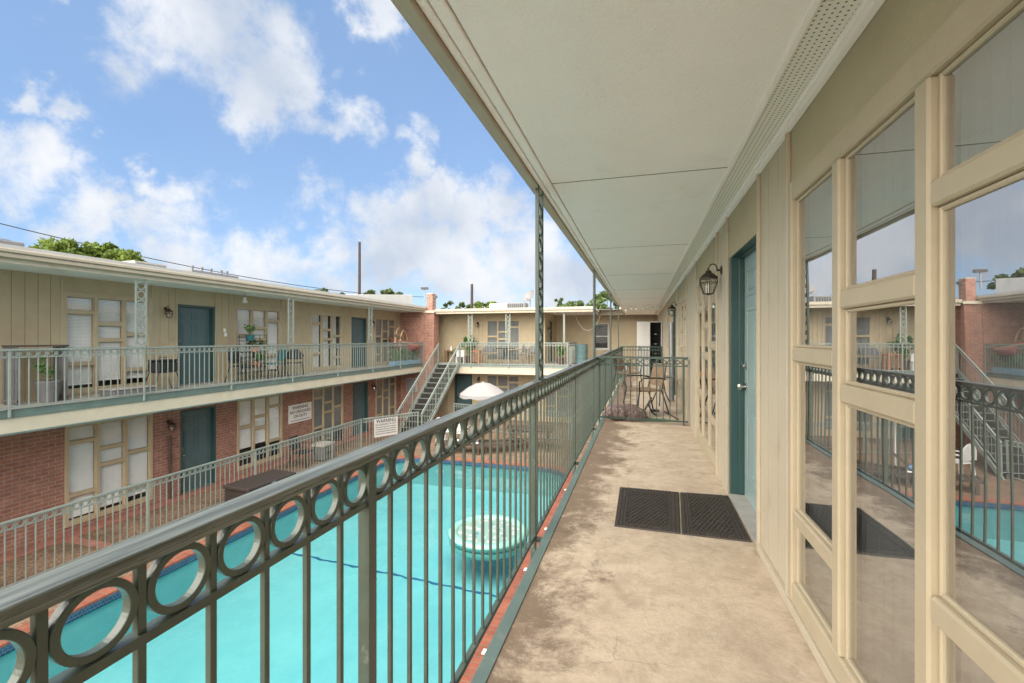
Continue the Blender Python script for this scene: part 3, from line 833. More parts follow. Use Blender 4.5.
g = MB(); g.box(.704, W - .0005, -.13, 3.2, 0.001, .05)
build('base_board', g, 'near_siding', near, .004)
# ceiling boards with open joints, edge trims, perforated vent strip
g = MB()
ys = [-4.5, -1.72, .72, 3.16, 5.60, 8.04, 10.48, 12.92, 15.36, 17.8, 21.5]
for a_, b_ in zip(ys, ys[1:]): g.box(-.600, .540, a_ + .0056, b_ - .0056, ZC, ZC + .012)
g.box(-.60, .54, -4.5, 21.5, ZC + .0125, ZC + .03)
ce = build('ceiling', g, 'ceiling_white', near)
for y in ys[1:-1]:
    g = MB(); g.box(-.600, .529, y - .0055, y + .0055, ZC - .0015, ZC + .0122); build('joint_strip', g, 'joint_brown', ce)
g = MB()
for y in (-4.5, -1.4, 1.7, 4.8, 7.9, 11.0, 14.1, 17.2): g.box(.552, .690, y + .0012, min(y + 3.0985, 21.5), ZC + .004, ZC + .012)
build('soffit_vent', g, 'perforated_white', near)
g = MB(); g.box(.530, .556, -4.5, 21.5, ZC - .012, ZC + .0035, bev=.003); g.box(.686, W - .001, -4.5, 21.5, ZC - .016, ZC + .0035, bev=.003); g.box(.697, W - .001, -4.5, 21.5, ZC - .045, ZC - .0165, bev=.003)
build('ceiling_moulding', g, 'ceiling_white', near)
g = MB(); g.box(-.655, -.606, -4.5, 21.5, ZC - .012, ZC + .03, bev=.004); g.box(-.690, -.659, -4.5, 21.5, ZC - .018, ZC + .03, bev=.004)
build('ceiling_trim', g, 'ceiling_white', near)
g = MB(); g.box(-.735, -.692, -4.5, 21.5, ZC - .04, ZC + .17); g.box(-.80, -.7355, -4.5, 21.5, ZC + .03, ZC + .20)
build('fascia', g, 'gutter_beige', near, .004)
g = MB(); g.box(-.79, 9, -4.5, 21.5, ZC + .201, ZC + .26); build('roof', g, 'roof_white', near)
g = MB(); g.box(-.60, W + .04, -4.5, 3.163, -.20, 0); g.box(-.60, W + .04, 3.166, 6.35, -.20, 0); g.box(-.60, W + .04, 6.353, 10.6, -.20, 0); g.box(-.60, W + .04, 10.603, 22.4, -.20, 0)
fl = build('balcony_floor', g, 'balcony_concrete', near)
g = MB(); g.box(-.642, -.584, -4.5, 19.5, .001, .006); g.box(-.642, -.606, -4.5, 19.5, -.19, .0005)
build('edge_flashing', g, 'flashing_green', fl, .002)
g = MB(); g.box(W - .05, W + .2, -4.5, 21.5, ZG, -.21); build('lower_wall', g, 'brick_side', near)
g = MB(); g.box(2.2, 8.9, -4.5, 21.5, ZG, ZC + .2); build('core', g, 'near_siding', near)

# ------------------------------------------------------------------ left wing
left = thing('apartment_building', 'long two storey left motel wing, tan siding over red brick, teal doors', 'building', (-13, 8, ZG))
wL = [(6.29, 'blind', False), (10.30, 'blind', True), (13.38, 'curtain', False), (17.35, 'screen', True), (3.24, 'blind', True), (-.8, 'blind', False)]
dL = [(8.62, 9.66), (15.68, 16.74), (1.55, 2.60)]
facade(left, T_L, -4.5, 19.55, ZL, 2.60, ZL, [w_[0] for w_ in wL], dL, 'siding_tan', 'siding_tan', win_lo=.06, win_hi=2.12)
for a_, d_, f_ in wL: window(left, T_L, a_, ZL, f_, d_)
for a_, b_ in dL: door(left, T_L, a_, b_, ZL, False)
wLl = [(6.32, 'blind', False), (10.36, 'half_blind', True), (13.46, 'screen', False), (17.42, 'screen', True), (3.24, 'blind', True), (-.8, 'blind', False)]
dLl = [(8.70, 9.70), (15.80, 16.84), (1.6, 2.6)]
facade(left, T_L, -4.5, 19.55, ZG, -.225, ZG, [w_[0] for w_ in wLl], dLl, 'brick_side', 'brick_side', win_lo=.14, win_hi=2.21, door_top=2.12, battens=False, grooves=False, wname='brick_wall')
for a_, d_, f_ in wLl: window(left, T_L, a_, ZG + .085, f_, d_)
for a_, b_ in dLl: door(left, T_L, a_, b_, ZG, False, top=2.12)
g = MB(); g.box(XL - .04, -9.97, -4.5, 19.55, -.215, ZL); lf = build('balcony_floor', g, 'concrete_grey', left)
g = MB(); g.box(-9.968, -9.945, -4.5, 19.7, -.20, .045); g.box(XL + .01, -9.96, -4.5, 19.55, -.222, -.216); build('fascia_board', g, 'fascia_cream', lf)
g = MB(); g.box(-9.968, -9.925, -4.5, 19.7, .046, ZL + .012); g.box(-9.965, -9.93, -4.5, 19.7, -.235, -.2005); build('edge_flashing', g, 'flashing_green', lf, .004)
g = MB(); g.box(XL - .04, -9.90, -4.5, 19.55, 2.60, 2.625); build('soffit', g, 'soffit_blue', left)
g = MB(); g.box(-9.905, -9.87, -4.5, 19.9, 2.575, 2.70, bev=.004); build('fascia', g, 'fascia_cream', left)
g = MB()
g.box(-9.869, -9.79, -4.5, 19.9, 2.655, 2.735, bev=.012); g.box(-9.869, -9.765, -4.5, 19.9, 2.736, 2.80, bev=.012)
build('gutter', g, 'gutter_beige', left)
g = MB(); g.hull([(-9.80, -4.5, 2.801), (-9.80, 21, 2.801), (-19, 21, 2.93), (-19, -4.5, 2.93), (-9.80, -4.5, 2.865), (-9.80, 21, 2.865), (-19, 21, 3.05), (-19, -4.5, 3.05)])
build('roof', g, 'roof_white', left)
g = MB(); g.box(XL - .5, XL - .042, -4.5, 19.55, -.2149, ZL - .01); g.box(-19, XL - .75, -4.5, 21, ZG, 2.78); build('core', g, 'siding_tan', left)
g = MB(); g.box(XL, -9.87, 19.56, 19.9, ZG, 2.62); build('end_wall', g, 'brick_front', left)
g = MB()
for y, z in ((9.92, ZL + 1.36), (9.95, ZL + 1.24), (17.0, ZL + 1.3)): g.box(XL + .002, XL + .014, y, y + .07, z, z + .10)
build('door_plate', g, 'sign_white', left)

# brick chimney at the inner corner, belongs to the left wing
g = MB(); g.box(-9.86, -9.36, 19.57, 20.1, ZG, 2.62); g.box(-9.74, -9.46, 19.62, 20.0, 2.621, 3.46); ch = build('chimney', g, 'brick_front', left)
g = MB(); g.box(-9.90, -9.32, 19.52, 20.14, 2.56, 2.66); g.box(-9.75, -9.45, 19.61, 20.01, 3.461, 3.49); build('flashing_collar', g, 'fascia_cream', ch)

# ------------------------------------------------------------------ far wing
far = thing('apartment_building', 'far cross wing of motel closing the courtyard, beige siding with low flat roof', 'building', (-5, 23, ZG))
facade(far, T_F, -11.1, -4.36, ZL, 2.58, ZL, [-7.28], [], 'siding_tan', 'siding_tan', win_lo=.06, win_hi=2.12)
window(far, T_F, -7.28, ZL, True, 'screen', glass='dull_glass')
facade(far, T_F, -11.1, 1.0, ZG, -.30, ZG, [-7.3, -4.4], [(-8.96, -8.02)], 'siding_tan', 'siding_tan', win_lo=.14, win_hi=2.21, door_top=2.15)
window(far, T_F, -7.3, ZG + .085, True, 'screen', glass='dull_glass'); window(far, T_F, -4.4, ZG + .085, False, 'screen', glass='dull_glass')
door(far, T_F, -8.96, -8.02, ZG, False, top=2.15)
# return wall with a dark doorway, then the wall set further back
g = MB()
g.box(-4.40, -4.36, YF + .05, 22.0, ZL, 2.58); g.box(-4.40, -4.36, 22.9, 24.0, ZL, 2.58); g.box(-4.40, -4.36, 22.0, 22.9, ZL + 2.06, 2.58)
build('return_wall', g, 'siding_tan', far)
T_S = lambda a, b, z: (-4.36 + b, a, z)
door(far, T_S, 22.0, 22.9, ZL, True, top=2.06, depth=.2)
T_B = lambda a, b, z: (a, 24.0 - b, z)
g = MB()
siding(g, T_B, -4.36, -2.36, ZL - .3, 2.6, 1.0); siding(g, T_B, -1.60, 3.0, ZL - .3, 2.6, 1.2); siding(g, T_B, -2.36, -1.60, 2.14, 2.6, grooves=False); siding(g, T_B, -2.36, -1.60, ZL - .3, .80, grooves=False)
build('back_wall', g, 'siding_tan', far)
g = MB()
for (x0, x1, z0, z1) in ((-2.36, -2.30, .80, 2.14), (-1.66, -1.60, .80, 2.14), (-2.30, -1.66, 2.08, 2.14), (-2.30, -1.66, .80, .86), (-2.30, -1.66, 1.44, 1.49)): g.box(x0, x1, -.05, .02, z0, z1, T_B)
g.box(-2.42, -1.54, -.02, .05, .74, .798, T_B)
sw = build('window', g, 'curtain_white', far)
g = MB(); g.quad(T_B(-2.3, -.03, .86), T_B(-1.66, -.03, .86), T_B(-1.66, -.03, 2.08), T_B(-2.3, -.03, 2.08)); build('pane', g, 'dull_glass', sw)
g = MB(); g.box(-2.36, -1.6, -.4, -.06, .8, 2.14, T_B); build('interior', g, 'interior_dark', sw)
# slab, fascia, roof
g = MB(); g.box(-11.1, -3.06, 20.11, 24.0, -.28, ZL); g.box(-9.33, -3.06, 19.86, 20.109, -.28, ZL); g.box(-3.0, -.62, 22.45, 24.0, -.28, ZL - .02); ff = build('balcony_floor', g, 'concrete_grey', far)
g = MB(); g.box(-8.2, -3.03, 19.83, 19.858, -.28, .03); build('fascia_board', g, 'fascia_cream', ff)
g = MB(); g.box(-9.34, -3.03, 19.82, 19.857, .0305, ZL + .012); build('edge_flashing', g, 'rail_pale', ff)
g = MB(); g.box(-9.30, -2.05, 19.70, 24.0, 2.58, 2.60); g.box(-11.1, -9.301, 20.13, 21.2, 2.58, 2.60); build('soffit', g, 'ceiling_white', far)
g = MB(); g.box(-9.30, -1.98, 19.62, 19.698, 2.50, 2.60); g.box(-2.05, -1.98, 19.699, 22.9, 2.50, 2.60); g.box(-1.979, 2.5, 22.86, 22.94, 2.50, 2.60)
build('fascia', g, 'gutter_beige', far, .004)
g = MB(); g.box(-9.33, -1.93, 19.57, 24, 2.601, 2.72); g.box(-1.929, 2.5, 22.8, 26, 2.601, 2.72); build('roof_edge', g, 'gutter_beige', far, .01)
g = MB(); g.hull([(-19, 20.2, 2.721), (9, 20.2 + 2.8, 2.721), (9, 34, 2.721), (-19, 34, 2.721), (-19, 21, 2.76), (9, 23.5, 2.76), (9, 34, 2.95), (-19, 34, 2.95)])
build('roof', g, 'roof_white', far)
g = MB(); g.box(-18, -4.45, YF + .6, 33, ZG, 2.5); g.box(-4.44, 9, 24.5, 33, ZG, 2.5); build('core', g, 'siding_tan', far)

# ------------------------------------------------------------------ ornamental posts
def post_mesh(h, w_, m, name, label, loc, rz, group):
    t = thing(name, label, 'post', loc, rz, group, local=True)
    hb = .016 if w_ > .18 else .011
    rt = .022 if w_ > .18 else .011
    for s_ in (-1, 1):
        g = MB(); g.box(s_ * w_ / 2 - hb, s_ * w_ / 2 + hb, -.013, .013, 0, h); build('upright', g, m, t, .002)
    g = MB(); ro = w_ / 2 - .012
    z = ro + .01
    while z < h - ro:
        g.ring((0, 0, z), ro, ro - rt, .012, 16)
        if z + 2 * ro + .012 < h: g.box(-.006, .006, -.006, .006, z + ro, z + ro + .012)
        z += 2 * ro + .012
    build('ring_infill', g, m, t)
    g = MB(); g.box(-w_ / 2 - .02, w_ / 2 + .02, -.03, .03, 0, .012); build('base_plate', g, m, t)
    return t
ORD = ['nearest the camera', 'second from the camera', 'third from the camera', 'fourth and farthest from the camera']
for i, y in enumerate((3.19, 7.16, 11.13, 15.1)):
    post_mesh(ZC - 1.047, .140, 'post_green', 'roof_post', 'grey green openwork roof post standing on the near railing, ' + ORD[i], (-.70, y, 1.046), PI / 2, 'roof posts of the near balcony')
for i, y in enumerate((6.93, 11.1, 15.19)):
    post_mesh(2.60 - 1.22, .20, 'rail_pale', 'roof_post', 'pale openwork roof post on left balcony railing, ' + ('in front of blinds window nearest the camera', 'beside black patio chairs', 'beside second upper teal door')[i], (XE, y, 1.21), PI / 2, 'roof posts of the left balcony')
for i, x in enumerate((-7.62, -5.80, -3.24)):
    post_mesh(2.50 - 1.18, .20 if i < 2 else .06, 'rail_pale', 'roof_post', 'pale roof post on the far balcony railing, ' + ('beside the stair head', 'in front of the far window', 'slim one at the right hand corner')[i], (x, 19.78, 1.18), 0, 'roof posts of the far balcony')

# ------------------------------------------------------------------ railings
def railing(name, label, A, B, z, posts, m, h=1.045, spacing=.1175, near=False, post_w=.03, drop=.0, cap=100, group=None, ring_part=True, cross=False, bars=True):
    A, B = Vector(A), Vector(B)
    L = (B - A).length; ang = math.atan2(B.y - A.y, B.x - A.x)
    t = thing(name, label, 'railing', (A.x, A.y, z), ang, group, local=True)
    Mx = Matrix.Translation((A.x, A.y, z)) @ Matrix.Rotation(ang, 4, 'Z')
    g = MB()
    if near:
        g.box(0, L, -.030, .030, h - .013, h, bev=.0025); g.box(0, L, -.022, .022, h - .027, h - .0135, bev=.003)
    else:
        g.box(0, L, -.024, .024, h - .03, h)
    build('top_rail', g, 'rail_cap' if near else m, t, .002 if near else 0)
    zr = h - .027 if near else h - .03
    rr = .0525
    z2 = zr - 2 * rr - .001
    g = MB(); g.box(0, L, -.012, .012, z2 - .016, z2); build('second_rail', g, m, t)
    g = MB(); g.box(0, L, -.012, .012, -.012 + drop, .012 + drop); build('bottom_rail', g, m, t)
    pm = MB(); pm.box(-post_w / 2, post_w / 2, -post_w / 2, post_w / 2, -.16 + drop, zr - .0005)
    p0 = None
    for p in posts:
        if p0 is None:
            p0 = build('post', pm, m, t, .002); p0.location.x = p
        else:
            o = p0.copy(); C.objects.link(o); o.parent = t; o.location.x = p
    if near:
        b0 = None
        for p in posts:
            if b0 is None:
                bb = MB(); bb.box(-.012, .012, -.075, -.0155, -.06, -.03); bb.box(-.03, .03, -.078, -.068, -.10, -.014)
                b0 = build('bracket', bb, m, t); b0.location.x = p
            else:
                o = b0.copy(); C.objects.link(o); o.parent = t; o.location.x = p
    xs, cs = [], []
    ed = sorted(set([0] + list(posts) + [L]))
    for a_, b_ in zip(ed, ed[1:]):
        n = max(1, round((b_ - a_) / spacing)); s_ = (b_ - a_) / n
        xs += [a_ + s_ * k for k in range(1, n)]
        cs += [a_ + s_ * (k + .5) for k in range(n)]
    wp = lambda x: Mx @ Vector((x, 0, h * .6))
    bw = .0064 if near else .0072
    if bars:
        xs.sort(key=lambda x: rank(wp(x)))
        b0 = None
        for x in xs[:cap]:
            if b0 is None:
                bb = MB(); bb.box(-bw, bw, -bw, bw, .0125 + drop, zr - .0005); b0 = build('baluster', bb, m, t, .0015 if near else 0); b0.location.x = x
            else:
                o = b0.copy(); C.objects.link(o); o.parent = t; o.location.x = x
        if xs[cap:]:
            bb = MB()
            for x in xs[cap:]: bb.box(x - bw, x + bw, -bw, bw, .0125 + drop, zr - .0005)
            stuff(build('far_balusters', bb, m, t))
    if ring_part:
        rc = zr - rr - .0005
        if near:
            cs.sort(key=lambda x: rank(wp(x)))
            b0 = None
            for x in cs[:cap]:
                if b0 is None:
                    bb = MB(); bb.ring((0, 0, rc), rr, rr - .0115, .017, 40); b0 = build('ring', bb, m, t, .0018, False); b0.location.x = x
                else:
                    o = b0.copy(); C.objects.link(o); o.parent = t; o.location.x = x
            if cs[cap:]:
                bb = MB()
                for x in cs[cap:]: bb.ring((x, 0, rc), rr, rr - .0115, .017, 14)
                stuff(build('far_rings', bb, m, t))
        else:
            bb = MB()
            for i, x in enumerate(cs):
                if cross and i % 2: 
                    for s_ in (-1, 1): bb.tube([(x - .05, 0, rc - s_ * .045), (x + .05, 0, rc + s_ * .045)], .006, 4)
                else: bb.ring((x, 0, rc), rr, rr - .012, .014, 12)
            build('ring_frieze', bb, m, t)
    return t
railing('balcony_railing', 'long near green metal railing with rings under its handrail, beside camera balcony', (-.72, -.91), (-.72, 19.5), 0, [2.0 * k for k in range(11)], 'rail_green', near=True, post_w=.036, drop=-.03)
railing('balcony_railing', 'pale green upstairs railing along left wing balcony with rings under handrail', (XE, -3.42), (XE, 19.6), ZL, [0.0, 2.05, 4.14] + [6.23 + 2.09 * k for k in range(9)], 'rail_pale', h=1.01, spacing=.122, post_w=.032, drop=.05)
railing('balcony_railing', 'far wing upstairs railing in front of patio chairs and the white framed window', (-8.14, 19.78), (-3.06, 19.78), ZL, [.04, .55, 2.36, 3.9, 5.04], 'rail_pale', h=1.0, spacing=.125, post_w=.04)
railing('balcony_railing', 'short far wing railing returning beside the teal bin', (-3.06, 19.84), (-3.06, 22.4), ZL, [1.2, 2.5], 'rail_pale', h=1.0, spacing=.13, post_w=.04)
railing('balcony_gate', 'dark green low cross railing closing the near balcony before patio chairs', (-.69, 7.62), (.70, 7.50), 0.06, [.03, 1.33], 'gate_green', h=1.0, spacing=.098, post_w=.025, cross=True)
railing('balcony_gate', 'second dark green cross railing at the far end of near balcony by white cabinet', (-.69, 16.5), (.70, 16.5), 0.06, [.03, 1.37], 'gate_green', h=1.02, spacing=.098, post_w=.025)
railing('pool_fence', 'pale pool fence along left brick walk with rings under its rail', (-9.48, -3.4), (-9.55, 14.1), ZG, [0, 2.4, 4.7, 7.3, 10.19, 12.85, 15.89, 17.47], 'rail_pale', h=1.08, spacing=.128, post_w=.045, drop=.06)
railing('pool_fence', 'pale pool fence carrying white warning sign near foot of stairs', (-9.52, 14.14), (-8.35, 16.1), ZG, [2.24], 'rail_pale', h=1.08, spacing=.128, post_w=.045, drop=.06)
railing('pool_fence', 'pool fence crossing in front of far teal door behind umbrella', (-7.95, 18.6), (-1.2, 17.0), ZG, [.03, 2.2, 4.4, 6.6], 'rail_pale', h=1.08, spacing=.128, post_w=.045, drop=.06)

# ------------------------------------------------------------------ staircase
st = thing('staircase', 'open metal staircase with dark treads climbing to far left balcony corner', 'staircase', (-8.6, 16, ZG))
SX0, SX1, SY0, SY1, NS = -9.22, -8.16, 15.85, 19.80, 14
def sl(f): return (SY0 + (SY1 - SY0) * f, ZG + (ZL - ZG) * f)
for x in (SX0, SX1):
    g = MB(); (ya, za), (yb, zb) = sl(0), sl(1)
    g.hull([(x - .025, ya, za), (x + .025, ya, za), (x + .025, ya + .22, za), (x - .025, ya + .22, za), (x - .025, yb - .2, zb), (x + .025, yb - .2, zb), (x + .025, yb + .02, zb - .02), (x - .025, yb + .02, zb - .02)])
    build('stringer', g, 'rail_pale', st)
for k in range(1, NS):
    y, z = sl(k / NS)
    g = MB(); g.box(SX0 + .026, SX1 - .026, y - .15, y + .15, z - .05, z); g.box(SX0 + .03, SX1 - .03, y + .12, y + .145, z - .001, z + .145); tr = build('tread', g, 'tread_dark', st)
    g = MB(); g.box(SX0 + .026, SX1 - .026, y - .158, y - .1505, z - .02, z + .003); build('nosing', g, 'rail_pale', tr)
for x in (SX0, SX1):
    g = MB(); (ya, za), (yb, zb) = sl(.02), sl(1)
    for hh, r_ in ((.95, .026), (.84, .016), (.18, .014)): g.tube([(x, ya, za + hh), (x, yb, zb + hh)], r_, 8)
    if x == SX1: pass
    build('handrail', g, 'rail_pale', st)
    for f in ((.03, .35, .68, .99)):
        y, z = sl(f); g = MB(); g.box(x - .018, x + .018, y - .018, y + .018, z, z + .93); build('post', g, 'rail_pale', st)
    for k in range(26):
        f = .05 + .92 * k / 25; y, z = sl(f)
        g = MB(); g.box(x - .006, x + .006, y - .006, y + .006, z + .18, z + .84); build('baluster', g, 'rail_pale', st)

# ------------------------------------------------------------------ doormats
def doormat(label, pts):
    """rubber mat: thin base, ribbed borders, diagonal raised lattice"""
    a, b, c_, d = [Vector(p + (0,)) for p in pts]
    cx = (a + b + c_ + d) / 4
    t = thing('doormat', label, 'doormat', (cx.x, cx.y, 0), 0, 'rubber doormats before the teal door')
    P = lambda u, v, z: tuple((a * (1 - u) * (1 - v) + b * u * (1 - v) + c_ * u * v + d * (1 - u) * v) + Vector((0, 0, z)))
    g = MB()
    g.hull([P(0, 0, .0015), P(1, 0, .0015), P(1, 1, .0015), P(0, 1, .0015), P(.006, .006, .010), P(.994, .006, .010), P(.994, .994, .010), P(.006, .994, .010)])
    build('base', g, 'rubber_black', t)
    g = MB()
    def bx(u0, u1, v0, v1, z1): g.hull([P(u0, v0, .0095), P(u1, v0, .0095), P(u1, v1, .0095), P(u0, v1, .0095), P(u0, v0, z1), P(u1, v0, z1), P(u1, v1, z1), P(u0, v1, z1)])
    for u in (.03, .085, .89, .945):
        for k in range(26): bx(u, u + .032, .02 + k * .037, .02 + k * .037 + .022, .017)
    for u in (.145, .835): bx(u, u + .02, .01, .99, .016)
    for k in range(13):
        for v in (.02, .95): bx(.18 + k * .05, .18 + k * .05 + .03, v, v + .03, .016)
    for k in range(-11, 12):
        for s_ in (1, -1):
            u0, u1, o = .18, .82, k * .085
            f0 = lambda u: .5 + o + s_ * (u - .5) * 1.15
            # clip the rib to the field
            us = [u0 + (u1 - u0) * i / 24 for i in range(25)]
            us = [u for u in us if .07 < f0(u) < .93]
            if len(us) > 2:
                for (ua, ub) in ((us[0], us[-1]),):
                    va, vb = f0(ua), f0(ub)
                    g.hull([P(ua, va - .008, .0095), P(ub, vb - .008, .0095), P(ub, vb + .008, .0095), P(ua, va + .008, .0095), P(ua, va - .006, .0155), P(ub, vb - .006, .0155), P(ub, vb + .006, .0155), P(ua, va + .006, .0155)])
    build('raised_ribs', g, 'rubber_black', t)
doormat('black ribbed rubber doormat nearer the railing, left of the pair', [(-.185, 3.34), (.262, 3.33), (.318, 4.225), (-.185, 4.225)])
doormat('black ribbed rubber doormat against teal door threshold, right of the pair', [(.270, 3.33), (.705, 3.325), (.715, 4.245), (.328, 4.225)])

# ------------------------------------------------------------------ wall lanterns
def lantern(label, loc, rz, s=1.0, group=None):
    """local: wall at y=0, lamp hangs out along -y"""
    t = thing('wall_lantern', label, 'lamp', loc, rz, group, local=True)
    g = MB(); g.lathe([(.0, 0), (.055, 0), (.058, -.008), (.03, -.016), (.012, -.02), (.012, -.06)], (0, -.0005, .03), 14, 'Y')
    pts = []
    for k in range(13):
        a = R(180 * k / 12); pts.append((0, -.050 - .050 * (1 - math.cos(a)), .035 + .075 * math.sin(a)))
    g.tube(pts, .0075, 7)
    build('bracket', g, 'bronze', t, 0, True)
    cy = -.150
    g = MB(); g.lathe([(.004, .045), (.012, .035), (.008, .02), (.03, .01), (.045, -.02), (.085, -.05), (.115, -.075), (.118, -.088), (.108, -.092)], (0, cy, .02), 6)
    build('cap', g, 'bronze', t)
    cage = MB(); top, mid, bot = (.104, -.07), (.112, -.12), (.062, -.255)
    for k in range(6):
        a = 2 * PI * k / 6
        q = [(r * math.cos(a), cy + r * math.sin(a), z) for r, z in (top, mid, bot)]
        cage.tube(q, .0055, 5)
    for r, z in (mid, bot):
        cage.tube([(r * math.cos(2 * PI * k / 6), cy + r * math.sin(2 * PI * k / 6), z) for k in range(6)], .005, 5, True)
    cage.lathe([(.0, -.275), (.02, -.27), (.06, -.257), (.06, -.25)], (0, cy, 0), 6)
    build('cage', cage, 'bronze', t)
    gl = MB()
    rings = [[(r * .97 * math.cos(2 * PI * k / 6), cy + r * .97 * math.sin(2 * PI * k / 6), z) for k in range(6)] for r, z in (top, mid, bot)]
    for A_, B_ in zip(rings, rings[1:]):
        for k in range(6): gl.quad(A_[k], A_[(k + 1) % 6], B_[(k + 1) % 6], B_[k])
    build('glass_panel', gl, 'lamp_glass', t)
    bl = MB()
    for a in (0, 2.1, 4.2):
        x, y = .022 * math.cos(a), cy + .022 * math.sin(a)
        bl.lathe([(.008, -.25), (.008, -.185), (.011, -.17), (.009, -.15), (.002, -.125)], (x, y, 0), 8)
    build('candle_bulb', bl, 'bulb', t)
    t.scale = (s, s, s)
    return t
L0 = lantern('bronze six sided glass lantern on near wall beside the open teal door frame', (W - .0005, 4.66, 1.97), PI / 2 * 3, .77, 'wall lanterns')
dup(L0, (W - .0005, 9.98, 2.02), None, 'farther bronze glass lantern on near wall above the grey drain pipe')
l2 = dup(L0, (XL + .0005, 8.33, ZL + 1.88), PI / 2, 'bronze lantern upstairs on left wing between blinds window and teal door')
l3 = dup(L0, (XL + .0005, 8.40, ZG + 1.88), PI / 2, 'lantern on lower brick wall of left wing beside ground floor teal door')
l4 = dup(L0, (-7.72, YF - .0005, ZL + 1.93), 0, 'bronze lantern upstairs on far wing left of the window')
l5 = dup(L0, (-7.66, YF - .0005, ZG + 1.98), 0, 'lantern on far wing ground floor above umbrella')
l6 = dup(L0, (-4.355, 21.55, ZL + 1.7), PI / 2, 'lantern beside dark doorway at far wing corner')
l7 = dup(L0, (XL + .0005, 17.05, ZL + 1.9), PI / 2, 'lantern upstairs on left wing just past its second teal door')
l8 = dup(L0, (XL + .0005, 17.15, ZG + 1.9), PI / 2, 'lantern on lower brick wall beside farther ground floor teal door')
for o in (l2, l3, l4, l5, l6, l7, l8): pass

# bell lamp under left soffit
g = MB(); g.tube([(0, 0, 0), (0, 0, -.10)], .006, 5); t = thing('pendant_lamp', 'small white pendant lamp hanging from left wing soffit above pots', 'lamp', (-10.6, 10.15, 2.60), local=True)
build('cord', g, 'wire_black', t); g = MB(); g.lathe([(.02, -.10), (.04, -.12), (.05, -.2), (.075, -.25), (.06, -.255)], (0, 0, 0), 12); build('shade', g, 'white_plastic', t, 0, True)

# ------------------------------------------------------------------ things on the near balcony beyond the gate
def tube_part(parent, name, m, pts, r, n=7, closed=False):
    g = MB(); g.tube(pts, r, n, closed); return build(name, g, m, parent, 0, True)
def patio_chair(label, loc, rz, seat_m='wicker_tan', frame_m='black_metal', group='brown patio chairs on the near balcony', s=1.0, round_back=False, arms=True, name='patio_chair'):
    """local: faces -y, back at +y"""
    t = thing(name, label, 'chair', loc, rz, group, local=True)
    g = MB(); g.box(-.24, .24, -.24, .22, .415, .445, bev=.012); build('seat', g, seat_m, t)
    g = MB()
    if round_back:
        pts = []
        for k in range(15):
            a = PI * k / 14; pts.append((.25 * math.cos(a), .24, .52 + .36 * math.sin(a)))
        v1 = [g.bm.verts.new((x, y + .015, z)) for x, y, z in pts]; v2 = [g.bm.verts.new((x * .97, y - .015, z)) for x, y, z in pts]
        g.bm.faces.new(v1); g.bm.faces.new(v2)
        for i in range(15): g.bm.faces.new((v1[i], v1[(i + 1) % 15], v2[(i + 1) % 15], v2[i]))
    else:
        g.hull([(-.22, .21, .50), (.22, .21, .50), (.22, .235, .50), (-.22, .235, .50), (-.21, .30, .90), (.21, .30, .90), (.21, .325, .90), (-.21, .325, .90)])
    build('backrest', g, seat_m, t, .008)
    for sx in (-1, 1):
        tube_part(t, 'leg', frame_m, [(sx * .25, -.23, .43), (sx * .27, -.27, .2), (sx * .275, -.29, 0)], .013)
        tube_part(t, 'leg', frame_m, [(sx * .24, .20, .43), (sx * .26, .27, .2), (sx * .27, .33, 0)], .013)
        if arms: tube_part(t, 'armrest', frame_m, [(sx * .25, -.23, .43), (sx * .29, -.25, .60), (sx * .30, -.18, .66), (sx * .30, .1, .66), (sx * .26, .27, .63)], .014)
        tube_part(t, 'back_post', frame_m, [(sx * .24, .20, .43), (sx * .235, .25, .65), (sx * .21, .315, .91)], .012)
    t.scale = (s, s, s)
    return t
patio_chair('brown woven patio chair facing left just beyond the near cross railing', (.06, 8.55, 0), R(-62))
patio_chair('farther brown woven patio chair beside the white cabinet, against far railing', (-.35, 12.6, 0), R(60))
t = thing('side_table', 'round grey metal side table behind the brown patio chair', 'table', (.38, 9.75, 0), local=True)
g = MB(); g.lathe([(.0, .56), (.26, .56), (.27, .57), (.27, .585), (.0, .59)], n=24); build('tabletop', g, 'grey_metal', t)
for k in range(3):
    a = 2 * PI * k / 3 + .4; tube_part(t, 'leg', 'black_metal', [(.05 * math.cos(a), .05 * math.sin(a), .56), (.10 * math.cos(a), .10 * math.sin(a), .25), (.22 * math.cos(a), .22 * math.sin(a), 0)], .012)
g = MB(); g.lathe([(.03, .591), (.06, .60), (.075, .66), (.07, .70)], (0, 0, 0), 12)
single('flower_pot', g, 'terracotta', 'small terracotta bowl on grey side table', 'pot', (.36, 9.72, 0))
# grey drain pipe
t = thing('drain_pipe', 'grey vertical drain pipe on near wall below the farther lantern', 'pipe', (.63, 10.35, 0), local=True)
g = MB(); g.lathe([(.055, .02), (.055, 1.66), (.05, 1.70)], n=14); build('pipe', g, 'grey_metal', t, 0, True)
for z in (.5, 1.4):
    g = MB(); g.ring((0, 0, z), .066, .0555, .03, 16, 'Z'); g.box(.058, .098, -.02, .02, z - .015, z + .015); build('clamp', g, 'grey_metal', t)
